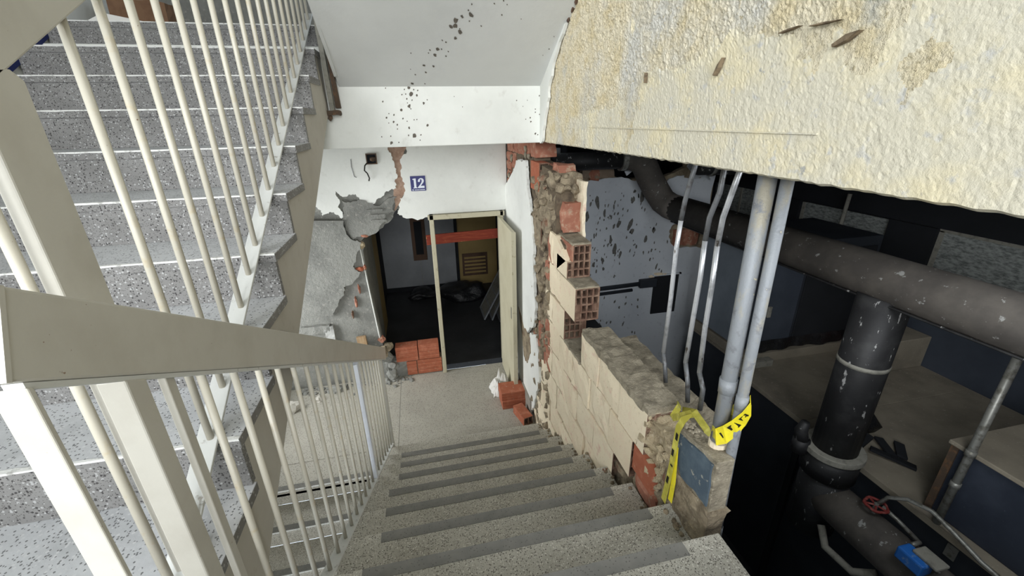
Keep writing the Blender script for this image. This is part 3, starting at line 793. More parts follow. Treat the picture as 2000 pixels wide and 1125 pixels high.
def hollow(mb, x0, x1, y0, y1, z0, z1, nx, nzc, web=.011, depth=.16, fill=(), seed=0):
    """hollow block, cells open towards -y; material 0 skin, 1 clay of the cells"""
    rnd = random.Random(seed)
    mb.add([(x0, y0, z0), (x1, y0, z0), (x1, y1, z0), (x0, y1, z0), (x0, y0, z1), (x1, y0, z1), (x1, y1, z1), (x0, y1, z1)], [(0, 3, 2, 1), (4, 5, 6, 7), (1, 2, 6, 5), (2, 3, 7, 6), (3, 0, 4, 7)], 0)
    cw = (x1 - x0 - web * (nx + 1)) / nx
    ch = (z1 - z0 - web * (nzc + 1)) / nzc
    xs, zs = [x0], [z0]
    for q in range(nx):
        xs += [x0 + web + q * (cw + web), x0 + (q + 1) * (cw + web)]
    xs.append(x1)
    for q in range(nzc):
        zs += [z0 + web + q * (ch + web), z0 + (q + 1) * (ch + web)]
    zs.append(z1)
    jit = {}

    def P(i, k):
        if (i, k) not in jit:
            e = .0022
            jx = rnd.uniform(-e, e) if 0 < i < len(xs) - 1 else 0
            jz = rnd.uniform(-e, e) if 0 < k < len(zs) - 1 else 0
            jy = rnd.uniform(0, .008) if 0 < i < len(xs) - 1 and 0 < k < len(zs) - 1 else 0
            jit[(i, k)] = (xs[i] + jx, y0 + jy, zs[k] + jz)
        return jit[(i, k)]
    for i in range(len(xs) - 1):
        for k in range(len(zs) - 1):
            q = [P(i, k), P(i + 1, k), P(i + 1, k + 1), P(i, k + 1)]
            if i % 2 == 1 and k % 2 == 1:
                d = .012 if ((i // 2, k // 2) in fill) else depth
                bk = [(p[0], y0 + d, p[2]) for p in q]
                mb.add(q + bk, [(0, 4, 5, 1), (1, 5, 6, 2), (2, 6, 7, 3), (3, 7, 4, 0), (4, 7, 6, 5)], 1)
            else:
                mb.add(q, [(0, 1, 2, 3)], 1)
    return mb


def chunky(x0, x1, y0, y1, z0, z1, seed, amp=.006):
    """ordinary wall brick: rough-cut box with uneven outline"""
    rnd = random.Random(seed)
    ny, nzq = 4, 3
    vs, fs = [], []
    for side, x in ((0, x0), (1, x1)):
        for j in range(ny + 1):
            for k in range(nzq + 1):
                e = amp if (j in (0, ny) or k in (0, nzq)) else amp * .6
                vs.append((x + (rnd.uniform(-e, e) - (.0 if side else -e * (1 if (j in (0, ny) or k in (0, nzq)) else 0))), y0 + (y1 - y0) * j / ny + rnd.uniform(-e, e) * .8, z0 + (z1 - z0) * k / nzq + rnd.uniform(-e, e) * .8))
    S = (ny + 1) * (nzq + 1)
    for j in range(ny):
        for k in range(nzq):
            a = j * (nzq + 1) + k
            fs.append((a, a + 1, a + nzq + 2, a + nzq + 1))
            fs.append((S + a, S + a + nzq + 1, S + a + nzq + 2, S + a + 1))
    for j in range(ny):
        for k in (0, nzq):
            a = j * (nzq + 1) + k
            q = (a, a + nzq + 1, S + a + nzq + 1, S + a)
            fs.append(q if k else q[::-1])
    for k in range(nzq):
        for j in (0, ny):
            a = j * (nzq + 1) + k
            q = (a, S + a, S + a + 1, a + 1)
            fs.append(q if j else q[::-1])
    return MB().add(vs, fs)


rnd = random.Random(77)
plain = [(0, 1.832, 2.124), (0, 2.136, 2.43), (0, 3.10, 3.30),
         (1, 1.938, 2.248), (1, 2.262, 2.582), (1, 2.596, 2.888), (1, 2.90, 3.20),
         (2, 2.148, 2.458), (2, 2.472, 2.785), (2, 2.798, 3.09), (2, 3.102, 3.33),
         (3, 2.01, 2.296), (3, 2.31, 2.61), (3, 2.624, 2.938), (3, 2.952, 3.25), (3, 3.262, 3.44),
         (4, 2.47, 2.782), (4, 2.795, 3.112), (4, 3.125, 3.42),
         (5, 2.97, 3.262), (5, 3.275, 3.56), (6, 3.42, 3.70), (-1, 2.906, 3.21), (-2, 3.10, 3.22)]
for n, (k, y0, y1) in enumerate(plain):
    zb = zt(k) - .25
    zlow = -2.943 + .5795 * (3.412 - (y0 + y1) / 2)
    o = rnd.uniform(-.005, .005)
    chunky(1.0 + o, 1.185, y0, y1, zb, zt(k) + (.0 if k else -.004), n).build('brick', m_brickcream, wr)
# bricks whose open cells face the viewer
for (k, y0, y1, sd, fill) in ((-1, 2.575, 2.894, 1, {(0, 1), (0, 0), (3, 1)}), (0, 2.79, 3.088, 2, {(3, 0), (3, 1), (3, 2), (3, 3), (0, 3)}), (1, 1.642, 1.926, 3, {(2, 2), (3, 1), (2, 0), (3, 3)}), (2, 1.84, 2.136, 4, {(1, 2), (2, 1), (3, 3)})):
    hollow(MB(), 1.0, 1.182, y0, y1, zt(k) - .25, zt(k), 4, 4, fill=fill, seed=sd).build('brick', [m_brickcream, m_cell], wr)
b = MB()
z0, z1 = zt(-2) - .25, zt(-2)
hollow(b, 1.045, 1.18, 2.765, 3.088, z0, z1, 3, 4, seed=8)
hollow(b, 1.0, 1.044, 2.765, 3.0, z0, z0 + .126, 1, 2, seed=9)
b.prism([(2.80, z0 + .126), (3.0, z0), (3.088, z0), (3.088, z1), (3.05, z1), (2.90, z0 + .19)], 'x', 1.0, 1.044)
b.build('brick', [m_brickcream, m_cell], wr)
MB().box(1.036, 1.046, 2.766, 3.05, z0 + .127, z1 - .004).build('clay_web', m_brick, wr)
MB().box(1.03, 1.05, 2.80, 3.07, z0 + .0, z0 + .13).build('clay_web', m_cell, wr)
# first brick of the top course with its broken crumbling end
hollow(MB(), 1.0, 1.182, 1.53, 1.822, zt(0) - .25, zt(0), 4, 4, fill={(0, 2), (0, 3), (1, 3), (2, 3), (3, 3), (1, 2), (2, 2), (3, 2), (2, 1), (3, 1), (3, 0), (2, 0)}, seed=12).build('brick', [m_brickcream, m_cell], wr)
# red bricks left bare at the top of the broken wall
for (k, y0, y1, sd) in ((-3, 3.03, 3.16, 21), (-4, 3.18, 3.34, 22), (-3, 3.18, 3.33, 24)):
    chunky(1.05, 1.20, y0, y1, zt(k) - .24, zt(k) - .01, sd, .014).build('brick', m_brick, wr)
for (x0, x1, y0, y1, z0, z1, nx, nzc, sd, m) in ((1.0, 1.09, 3.52, 3.80, -.60, -.36, 1, 4, 31, m_brickbright), (1.095, 1.19, 3.38, 3.60, -.62, -.37, 2, 4, 32, m_brick), (1.0, 1.10, 3.46, 3.72, -1.08, -.84, 2, 4, 33, m_mortar), (1.0, 1.08, 3.44, 3.70, -2.25, -2.02, 1, 4, 34, m_brick)):
    hollow(MB(), x0, x1, y0, y1, z0, z1, nx, nzc, seed=sd, depth=.12).build('brick', [m, m_cell], wr)
# exposed red bricks above the torn plaster
for n, (y0, y1, z0, z1) in enumerate(((3.66, 3.86, -.33, -.19), (3.87, 4.05, -.33, -.2), (4.06, 4.32, -.34, -.19), (4.33, 4.56, -.34, -.19), (4.57, 4.90, -.34, -.19), (4.45, 4.66, -.50, -.35), (4.67, 4.90, -.44, -.35), (4.67, 4.90, -.54, -.45), (4.70, 4.90, -.64, -.55), (4.72, 4.90, -.74, -.65))):
    chunky(1.005, 1.19, y0, y1, z0, z1, 50 + n, .008).build('brick', m_brick, wr)
for (c, r, sd) in (((1.0, 3.98, -.27), .035, 1), ((1.0, 4.0, -.33), .03, 2), ((1.0, 3.87, -.33), .03, 3), ((1.0, 4.6, -.4), .04, 4), ((1.0, 4.75, -.6), .04, 5)):
    MB().blob(c, r, sd, 1, (.5, 1, 1)).build('mortar_lump', m_topmortar, wr)
# mortar body between and behind the bricks
core = [(1.58, -1.72), (1.66, -1.42), (2.41, -1.42), (2.46, -1.645), (2.80, -1.645), (2.86, -1.42), (2.66, -1.36), (2.66, -1.18), (2.84, -1.10), (2.90, -.90), (3.1, -.86), (3.1, -.62), (3.2, -.40), (3.74, -.36), (3.78, -.2), (5.05, -.2), (5.05, FL), (3.42, FL), (3.42, -2.95)]
MB().prism(core, 'x', 1.022, 1.165).build('mortar_core', m_mortar_dark, wr)
o = MB().roughbox(.998, 1.195, 1.535, 2.425, -1.395, -1.358, .028, .009, 16, 3).build('mortar_cap', m_topmortar, wr)
for (y0, y1, z, sd, m) in ((2.58, 2.92, zt(-1), 4, m_topmortar), (2.77, 3.10, zt(-2), 5, m_topmortar), (2.44, 2.79, zt(1) + .004, 6, m_topmortar)):
    MB().roughbox(1.004 if m is m_topmortar and z < -1 else 1.04, 1.18, y0, y1, z - .012, z + .012, .03, .006, 18, sd).build('mortar_bed', m, wr)
# crumbled vertical break of the wall
MB().roughbox(1.015, 1.205, 3.14, 3.76, -3.05, -.40, .035, .035, 9, 7, pinch=lambda p: Vector((p.x + (.05 * max(0, noise.noise(p * 5))), p.y, p.z))).build('rubble_break', m_mortar, wr, smooth=False)
b = MB()
rnd = random.Random(9)
for q in range(260):
    y, z = rnd.uniform(3.14, 3.74), rnd.uniform(-2.9, -.42)
    b.blob((1.0 + rnd.uniform(-.005, .05) if q % 3 else 1.0 + rnd.uniform(.05, .2), y if q % 3 else rnd.uniform(3.08, 3.2), z), rnd.uniform(.016, .048), q, 1, (1, 1, rnd.uniform(.7, 1.3)), .3)
b.build('rubble_lumps', m_mortar, wr)['kind'] = 'stuff'
MB().roughbox(1.19, 1.215, 2.98, 3.55, -1.05, -.45, .04, .01, 14, 9).build('back_render', m_brickcream, wr)
for n, (y0, y1, z0, z1) in enumerate(((3.15, 3.30, -1.9, -1.68), (3.16, 3.36, -2.16, -1.93), (3.2, 3.32, -1.3, -1.14), (3.13, 3.25, -1.12, -.9), (3.42, 3.52, -2.0, -1.8))):
    chunky(.995, 1.1, y0, y1, z0, z1, 70 + n, .014).build('brick', m_brick, wr)
# white plaster still standing beside the open door
pp = jag([(4.93, -.76)] + [(4.521, -0.552), (4.344, -0.451), (4.206, -0.389), (3.938, -0.371), (3.902, -0.496), (3.848, -0.646), (3.774, -0.775), (3.701, -0.926), (3.646, -1.106), (3.645, -1.306), (3.626, -1.506), (3.568, -1.707), (3.642, -1.936), (3.869, -2.097), (3.986, -2.335)] + [(4.10, -2.45), (4.30, -2.55), (4.93, -2.3)], .03, 41, 3, keep=(17, 18))
MB().prism(pp, 'x', .982, 1.01).build('plaster_sheet', m_plaster, wr)
pp2 = jag([(4.93, -2.3), (4.30, -2.5)] + [(3.989, -2.447), (3.784, -2.084), (3.546, -1.989), (3.469, -2.147), (3.426, -2.427), (3.537, -2.645), (3.596, -2.843), (3.701, -2.996)] + [(3.8, FL), (4.93, FL)], .025, 42, 3, keep=(9, 10, 11))
MB().prism(pp2, 'x', .984, 1.01).build('plaster_sheet', m_plaster, wr)
MB().prism(jag([(4.28, -2.0), (4.02, -2.15), (3.80, -2.1), (3.74, -2.3), (3.9, -2.52), (4.05, -2.5)], .03, 43, 3), 'x', .979, .99).build('bare_patch', m_mortar, wr)
sk = MB().box(.968, .985, 3.72, 4.93, FL, FL + .22).build('baseboard_right', M('grey_skirting_paint', (150, 146, 136), .7, layers=[('noise', 5, .45, .7, (132, 127, 116))], bump=[(40, .1, .004)]), wr)
# crumbled end next to the concrete stub
MB().roughbox(1.01, 1.19, 1.335, 1.60, -1.72, -1.415, .03, .032, 10, 12, pinch=lambda p: Vector((p.x + max(0, (1.56 - p.y)) * .12, p.y, p.z))).build('rubble_break', m_mortarcream, wr)
b = MB()
for q in range(60):
    y = rnd.uniform(1.34, 1.55)
    b.blob((1.0 + rnd.uniform(0, .05) + (1.6 - y) * .1, y, rnd.uniform(-1.78, -1.40)), rnd.uniform(.010, .030), q + 400, 1, (1, 1, 1), .3)
b.build('rubble_lumps', m_mortarcream, wr)['kind'] = 'stuff'
fluted(1.0, 1.10, 1.42, 1.62, -1.80, -1.64, 'x').build('brick', m_brickbright, wr)
chunky(1.0, 1.12, 1.38, 1.58, -1.90, -1.80, 91, .008).build('brick', m_brick, wr)
# rubble foot filling the steps' notches
for n, (y0, y1) in enumerate(((1.0, 1.3), (1.3, 1.62), (1.62, 1.92), (1.92, 2.22), (2.22, 2.52), (2.52, 2.82), (2.82, 3.12), (3.12, 3.45))):
    zs_ = -2.943 + .5795 * (3.412 - y0)
    MB().roughbox(1.02, 1.17 if n else 1.08, y0 + (0 if n else .08), y1, zs_ - .45, zs_ - (.06 if n else .12), .04, .02, 12, 20 + n).build('rubble_foot', m_mortar, wr)
b = MB()
for q in range(110):
    y = rnd.uniform(1.05, 3.4)
    st = 3.412 - T * math.floor((3.412 - y) / T)
    z = -2.943 + R * math.floor((3.412 - y) / T) if y < 3.41 else FL
    b.blob((.985 + rnd.uniform(-.03, .015), y, z + .004), rnd.uniform(.004, .014), q + 900, 1, (1, 1, .8), .3)
b.build('rubble_crumbs', m_mortar, wr)['kind'] = 'stuff'

# concrete stub with chipped blue paint at the near end of the low wall
st = empty('concrete_stub', (1.11, 1.2, -1.78), 'short concrete stub with chipped blue paint at the end of the low wall', 'wall stub', kind='structure')
MB().prism([(1.345, -1.30), (1.075, -1.262), (1.07, -1.55), (1.30, -1.55)], 'x', 1.032, 1.112).build('stub_block', m_topmortar, st, bevel=.004)
MB().prism(jag([(1.338, -1.325), (1.09, -1.285), (1.082, -1.50), (1.255, -1.51), (1.33, -1.42)], .012, 51, 3), 'x', 1.024, 1.036).build('blue_paint_face', m_bluepaint, st)
MB().roughbox(1.02, 1.12, 1.06, 1.36, -1.82, -1.52, .03, .02, 12, 33).build('rubble_base', m_mortar, st)
b = MB()
for q in range(40):
    b.blob((rnd.uniform(1.05, 1.10), rnd.uniform(1.12, 1.33), -1.285), rnd.uniform(.005, .014), q + 700, 1, (1, 1, .8), .3)
b.build('grit', m_topmortar, st)['kind'] = 'stuff'

# rough concrete ledge behind the low wall
lg = empty('ledge', (1.3, 1.8, -1.6), 'rough grey concrete ledge behind the low wall carrying three thin conduits', 'ledge', kind='structure')
MB().roughbox(1.19, 1.40, 1.40, 2.42, -1.66, -1.455, .04, .014, 12, 44).build('ledge_body', m_topmortar, lg)
MB().roughbox(1.41, 1.48, 1.5, 2.5, -1.72, -1.56, .05, .006, 12, 45).build('lower_step', m_collar, lg)
MB().box(1.16, 1.4, 1.42, 4.9, -4.6, -1.66).build('wall_below', m_dark, lg)

# ------------------------------------------------------------------ railings
def bar_on(mb, x0, x1, y0, y1, f, h, mi=0):
    return mb.hexa([(x0, y0, f(y0)), (x1, y0, f(y0)), (x1, y1, f(y1)), (x0, y1, f(y1)), (x0, y0, f(y0) + h), (x1, y0, f(y0) + h), (x1, y1, f(y1) + h), (x0, y1, f(y1) + h)], mi)


def nr(y):
    return -2.943 + .5795 * (3.412 - y)


def hr(y):
    return -.393 - .584 * (y - .73)


rr = empty('stair_railing', (-.49, 2.1, -3.0), 'beige painted steel railing with a broad flat handrail descending towards the doorway', 'railing')
b = MB()
b.hexa([(-.496, .513, hr(.513)), (-.47, .513, hr(.513)), (-.47, 3.77, hr(3.77)), (-.496, 3.77, hr(3.77)), (-.496, .557, hr(.557) + .127), (-.47, .557, hr(.557) + .127), (-.47, 3.80, hr(3.80) + .127), (-.496, 3.80, hr(3.80) + .127)])
hrl = b.build('handrail', m_paint, rr, bevel=.004)
bar_on(MB(), -.494, -.4725, .53, 3.76, lambda y: hr(y) - .010, .0095).build('under_strip', m_bar, rr)
# worn end cap of the handrail
MB().hexa([(-.497, .510, hr(.51) + .0), (-.469, .510, hr(.51)), (-.469, .516, hr(.516)), (-.497, .516, hr(.516)), (-.497, .5535, hr(.5535) + .127), (-.469, .5535, hr(.5535) + .127), (-.469, .5595, hr(.5595) + .127), (-.497, .5595, hr(.5595) + .127)]).build('worn_end', m_paint, hrl)
bar_on(MB(), -.525, -.472, 1.0, 3.49, lambda y: nr(y) + .028, .012).build('bottom_bar', m_bar, rr, bevel=.002)
rod = None
for q in range(20):
    y = .898 + .1305 * q
    zb, zt_ = nr(y) + .039, hr(y) - .008
    if rod is None:
        L0 = zt_ - zb
        rod = MB().tube([(-.495, y, zb), (-.495, y, zt_)], .0085, 10).build('baluster', m_rod, rr, smooth=True)
    else:
        copy_part(rod, (-.495, y, zb), rr)
MB().box(-.506, -.476, 2.40, 2.444, nr(2.42) + .02, hr(2.44) - .008).build('middle_post', m_signwhite, rr, bevel=.002)
MB().box(-.512, -.472, 3.44, 3.47, FL, hr(3.47) - .004).build('end_post', m_paint, rr, bevel=.003)
def raked(x0, x1, y0, y1, zb):
    return MB().prism([(y0, zb), (y1, zb), (y1, hr(y1) - .008), (y0, hr(y0) - .008)], 'x', x0, x1)


raked(-.510, -.470, .667, .711, -1.193).build('newel_post', m_paint, rr, bevel=.003)
raked(-.492, -.478, .766, .79, -1.193).build('flat_baluster', m_paint, rr, bevel=.002)
raked(-.508, -.470, .528, .537, -1.193).build('end_leg', m_paint, rr, bevel=.002)

lr = empty('stair_railing', (-.62, 2.1, -1.2), 'cream painted steel railing with thin round balusters climbing the left flight', 'railing')


def hl(y):
    return .085 + .567 * (y - .887)


MB().hexa([(-.626, .55, hl(.55)), (-.60, .55, hl(.55)), (-.60, 3.7, hl(3.7)), (-.626, 3.7, hl(3.7)), (-.626, .55, hl(.55) + .13), (-.60, .55, hl(.55) + .13), (-.60, 3.7, hl(3.7) + .13), (-.626, 3.7, hl(3.7) + .13)]).build('handrail', m_paint, lr, bevel=.004)
bar_on(MB(), -.652, -.598, .70, 3.62, lambda y: nz(y) + .002, .012).build('bottom_bar', m_bar, lr, bevel=.002)
np_ = [(.803, -1.19), (.905, -1.19), (.905, .068), (.885, .083), (.803, .075)]
MB().prism(np_, 'x', -.624, -.600).build('newel_post', m_paint, lr, bevel=.003)
ys = [.772, 1.07, 1.202, 1.327, 1.452, 1.576] + [1.70 + .1405 * q for q in range(14)]
rod2 = None
for y in ys:
    zb = nz(y) + .012
    if rod2 is None:
        rod2 = MB().tube([(-.617, y, zb), (-.617, y, zb + .99)], .0092, 10).build('baluster', m_rod, lr, smooth=True)
    else:
        copy_part(rod2, (-.617, y, zb), lr)
# cut-off foot of the next flight's railing
cp = empty('cut_rail_post', (-.52, 3.38, .02), 'cut grey rail post with a torn bracket hanging by the landing beam', 'rail post')
MB().hexa([(-.545, 3.36, .06), (-.515, 3.36, .06), (-.515, 3.40, .06), (-.545, 3.40, .06), (-.53, 3.2, .62), (-.50, 3.2, .62), (-.50, 3.24, .62), (-.53, 3.24, .62)]).build('post', m_collar, cp, bevel=.003)
MB().hexa([(-.51, 3.38, .08), (-.475, 3.38, .08), (-.475, 3.42, .08), (-.51, 3.42, .08), (-.50, 3.28, .40), (-.48, 3.28, .40), (-.48, 3.32, .40), (-.50, 3.32, .40)]).build('channel', m_rust, cp, bevel=.003)
MB().roughbox(-.575, -.48, 3.33, 3.42, .035, .065, .02, .008, 22, 3).build('torn_bracket', m_rust, cp)
MB().blob((-.55, 3.35, .02), .02, 4, 1).build('bolt', m_rust, cp)
# white beam end cap of upper railing near the soffit edge
MB().hexa([(-.475, 3.30, .27), (-.455, 3.30, .27), (-.455, 3.34, .27), (-.475, 3.34, .27), (-.475, 2.72, .63), (-.455, 2.72, .63), (-.455, 2.76, .63), (-.475, 2.76, .63)]).build('edge_strip', m_bar, cp)

# ------------------------------------------------------------------ loose things on the lower landing
lbk = empty('loose_brick', (.845, 4.05, FL), 'red clay block lying flat on the landing floor against the right wall', 'brick', 'loose clay blocks on the landing')
fluted(.70, .985, 3.93, 4.16, FL, FL + .105, 'x', 3).build('block', m_brickbright, lbk, bevel=.004)
lbk2 = empty('loose_brick', (.845, 4.06, FL + .106), 'red clay block lying on top of another, in front of the white paper', 'brick', 'loose clay blocks on the landing')
fluted(.695, .98, 3.95, 4.17, FL + .106, FL + .205, 'x', 3).build('block', m_brickbright, lbk2, bevel=.004)
lbk3 = empty('loose_brick', (.89, 3.72, FL), 'small hollow clay block pointing end-on to the stairs, two cells showing', 'brick', 'loose clay blocks on the landing')
b = hollow(MB(), -.055, .055, -.13, .13, 0, .10, 2, 1, web=.012, depth=.2, seed=5)
rot = Matrix.Rotation(math.radians(14), 4, 'Z')
b.v = [rot @ v + Vector((.89, 3.74, FL)) for v in b.v]
b.build('block', [m_brickbright, m_cell], lbk3)


def crumple(c, sx, sy, h, seed, n=14):
    vs, fs = [], []
    for i in range(n + 1):
        for j in range(n + 1):
            u, v = i / n - .5, j / n - .5
            p = Vector((u * 5 + seed, v * 5, seed * 2))
            edge = max(abs(u), abs(v)) * 2
            hh = h * (abs(noise.noise(p)) * 1.4 + .35) * (1 - edge ** 3) + .004 + .02 * max(0, noise.noise(p * 2.3))
            vs.append((c[0] + u * sx + .03 * noise.noise(p * 1.2), c[1] + v * sy + .03 * noise.noise(p * 1.4), c[2] + hh))
    for i in range(n):
        for j in range(n):
            a = i * (n + 1) + j
            fs.append((a, a + n + 1, a + n + 2, a + 1))
    return MB().add(vs, fs)


pa = crumple((.765, 4.33, FL), .26, .30, .20, 3).build('crumpled_paper', m_paper)
tag(pa, 'crumpled white paper behind the red clay blocks', 'paper')
rg = MB().tube([(.95, 4.28, FL + .01), (.955, 4.30, FL + .16), (.945, 4.34, FL + .30), (.955, 4.36, FL + .45), (.94, 4.40, FL + .58), (.935, 4.43, FL + .66)], [.04, .03, .034, .028, .03, .012], 8)
for v in rg.v:
    n3 = noise.noise_vector(v * 22) * .014
    v += n3
tag(rg.build('plastic_strip', m_paper, smooth=True), 'twisted white plastic strip standing between the open door and the right wall', 'strip')
for n, (x, y, r, sq, lab) in enumerate(((-1.68, 4.50, .09, (1.0, .8, .9), 'large pale plaster chunk on the landing floor behind the left stringer'), (-1.42, 4.62, .05, (1.2, 1, .7), 'small pale plaster chunk near the grey wall foot behind the railing'), (-1.2, 4.78, .07, (1.3, .8, .8), 'grey plaster chunk against the grey wall foot behind the railing'))):
    b = MB().blob((x, y, FL + r * .4), r, n + 3, 2, sq, .3)
    for v in b.v:
        v.z = max(v.z, FL)
    tag(b.build('plaster_chunk', m_stringer if n < 2 else m_render), lab, 'rubble', 'plaster chunks on the landing')
b = MB()
rnd = random.Random(19)
for q in range(160):
    x = rnd.uniform(-1.7, -.3)
    b.blob((x, 4.9 - abs(rnd.gauss(0, .09)), FL + .005), rnd.uniform(.006, .03), q, 1, (1.2, 1, .7), .3)
tag(b.build('rubble', m_render), 'grey crumbs of render along the foot of the back wall', 'rubble', kind='stuff')
# litter at the head of the left flight
cb1 = MB().roughbox(-1.97, -1.62, 3.95, 4.2, .60, .80, .07, .02, 5, 8).build('cardboard_box', m_cardboard)
tag(cb1, 'crushed brown cardboard at the head of the left flight', 'cardboard')
pf = MB().prism([(-1.98, .60), (-1.72, .60), (-1.62, .615), (-1.85, .66)], 'y', 3.62, 3.78).build('folded_sheet', m_paper)
tag(pf, 'folded grey-white sheet lying on the top step of the left flight', 'sheet')

# ------------------------------------------------------------------ conduits beside the broken wall
def pipe_thing(name, label, cat, pts, r, mat, group=None, n=12):
    e = empty(name, (pts[0][0], pts[0][1], pts[0][2]), label, cat, group)
    MB().tube(pts, r, n).build('tube', mat, e, smooth=True)
    return e


def onplane(X, yz):
    return [(X, p[0], p[1]) for p in yz]


e = pipe_thing('conduit_pipe', 'thick grey conduit stained with mortar, rising from the blue concrete stub', 'pipe', [(1.105, 1.175, -1.29), (1.11, 1.19, -.75), (1.11, 1.2, -.05)], .030, m_conduit, 'grey conduits at the wall end')
MB().tube([(1.105, 1.172, -1.31), (1.105, 1.173, -1.25)], .036, 12).build('mortar_collar', m_brickcream, e)
MB().tube([(1.108, 1.182, -1.02), (1.108, 1.186, -.96)], .0335, 12).build('coupling', m_conduit, e, smooth=True)
e = pipe_thing('conduit_pipe', 'slimmer grey conduit running down past the outside of the concrete stub', 'pipe', [(1.125, 1.10, -1.70), (1.125, 1.115, -1.3), (1.135, 1.135, -.8), (1.14, 1.15, -.05)], .0205, m_conduit, 'grey conduits at the wall end')
MB().tube([(1.125, 1.10, -1.74), (1.125, 1.102, -1.66)], .024, 12).build('coupling', m_zincdull, e, smooth=True)
MB().tube([(1.128, 1.122, -1.06), (1.129, 1.124, -1.0)], .0235, 12).build('coupling', m_conduit, e, smooth=True)
rods_px = ([(1.823, -1.432), (1.847, -1.347), (1.881, -1.266), (1.880, -0.935), (1.890, -0.649), (1.882, -0.499), (1.870, -0.399), (1.844, -0.292), (1.815, -0.213)], [(1.613, -1.414), (1.639, -1.303), (1.678, -1.211), (1.674, -0.946), (1.669, -0.726), (1.676, -0.550), (1.670, -0.440), (1.629, -0.319), (1.636, -0.201)], [(1.514, -1.388), (1.518, -1.267), (1.563, -1.201), (1.578, -0.956), (1.580, -0.744), (1.589, -0.550), (1.583, -0.422), (1.554, -0.307), (1.518, -0.226)])
for n, (pp_, lab) in enumerate(zip(rods_px, ('bent bright zinc conduit standing on the ledge, farthest of the three from the grey pipes', 'bent bright zinc conduit standing on the ledge, middle of the three', 'bent bright zinc conduit standing on the ledge, nearest to the grey pipes'))):
    pts = onplane(1.28, pp_)
    pts[-1] = (1.30, pts[-1][1] + .01, max(pts[-1][2], -.12))
    e = empty('thin_conduit', pts[0], lab, 'conduit', 'thin bent conduits')
    MB().tube(pts[:3], .0125, 10).build('lower_joint', m_zincdull, e, smooth=True)
    MB().tube(pts[2:6], .0125, 10).build('straight_run', m_zinc, e, smooth=True)
    MB().tube(pts[5:], .0125, 10).build('bent_top', m_zinc if n == 2 else m_zincdull, e, smooth=True)

# ------------------------------------------------------------------ caution tape
tp = empty('caution_tape', (1.12, 1.15, -1.0), 'bright yellow tape with black print wrapped round the two grey conduits', 'tape', 'yellow caution tape')
front = [Vector((1.076, 1.165, -1.085)), Vector((1.082, 1.138, -1.065)), Vector((1.10, 1.118, -1.03)), Vector((1.115, 1.102, -.99)), Vector((1.135, 1.095, -.955)), Vector((1.158, 1.108, -.935)), Vector((1.163, 1.13, -.93))]
def wrap_dirs(ps):
    out = []
    for q in range(len(ps)):
        t_ = (ps[min(q + 1, len(ps) - 1)] - ps[max(q - 1, 0)]).normalized()
        nn = (ps[q] - Vector((1.122, 1.158, ps[q].z))).normalized()
        out.append(nn.cross(t_))
    return out


front = [p + Vector((0, 0, -.115 + .02 * (q - 3) / 3)) for q, p in enumerate(front)]
MB().ribbon(front, wrap_dirs(front), .066).build('band', m_tape, tp)
back = [Vector((1.163, 1.13, -.93)), Vector((1.158, 1.16, -.98)), Vector((1.14, 1.2, -1.05)), Vector((1.11, 1.212, -1.08)), Vector((1.08, 1.19, -1.09)), Vector((1.074, 1.165, -1.085))]
back = [p + Vector((0, 0, -.115)) for p in back]
MB().ribbon(back, wrap_dirs(back), .05).build('band', m_tapedusty, tp)
MB().ribbon([Vector((1.163, 1.118, -1.05)), Vector((1.166, 1.112, -1.10)), Vector((1.160, 1.12, -1.15)), Vector((1.15, 1.13, -1.18))], [(1, .4, 0)] * 4, .028).build('tail', m_tapedusty, tp)
# block letters printed on the band: three strokes groups still readable as dark marks
g = MB()


def on_band(t, s):
    k = min(int(t), 5)
    p = front[k].lerp(front[k + 1], t - k)
    wd = wrap_dirs(front)
    d_ = wd[k].lerp(wd[k + 1], t - k).normalized()
    nn = (p - Vector((1.122, 1.158, p.z))).normalized()
    return p + d_ * s + nn * .004


def mark(t0, t1, s0, s1):
    g.add([on_band(t0, s0), on_band(t1, s0), on_band(t1, s1), on_band(t0, s1)], [(0, 1, 2, 3)])


mark(1.05, 1.55, -.010, .012)
mark(2.05, 2.9, .012, .019); mark(2.05, 2.3, -.002, .012); mark(2.7, 2.9, -.012, .012); mark(2.4, 2.9, -.014, -.007)
mark(3.3, 3.45, -.012, .018); mark(3.3, 4.0, .012, .018); mark(3.85, 4.0, -.012, .018); mark(3.5, 3.9, -.004, .003)
g.build('print', m_ink, tp)['kind'] = 'stuff'
t2 = empty('caution_tape', (1.05, 1.45, -1.75), 'dusty yellow tape draped over the end of the low wall, hanging to the step', 'tape', 'yellow caution tape')
w1 = [(1.203, -1.117), (1.251, -1.186), (1.274, -1.252), (1.277, -1.359), (1.279, -1.462), (1.287, -1.578), (1.297, -1.694)]
pts = onplane(.985, w1)
MB().ribbon(pts, [(0, 1, -.9), (0, 1, .1), (0, 1, .25), (0, 1, .1), (0, 1, .1), (0, 1, .1), (0, 1, .1)], .034).build('hanging_band', m_tapedusty, t2)
w2 = [(1.273, -1.342), (1.264, -1.435), (1.255, -1.531), (1.257, -1.654)]
MB().ribbon(onplane(.990, w2), [(0, 1, .1), (0, 1, .05), (0, 1, -.05), (0, 1, -.1)], .030).build('hanging_band', m_tape, t2)
MB().ribbon([Vector((.985, pts[0][1], pts[0][2])), Vector((1.04, 1.40, -1.305)), Vector((1.10, 1.44, -1.285)), Vector((1.16, 1.52, -1.335)), Vector((1.21, 1.60, -1.43))], [(.2, 1, 0)] * 5, .045).build('top_band', m_tapedusty, t2)
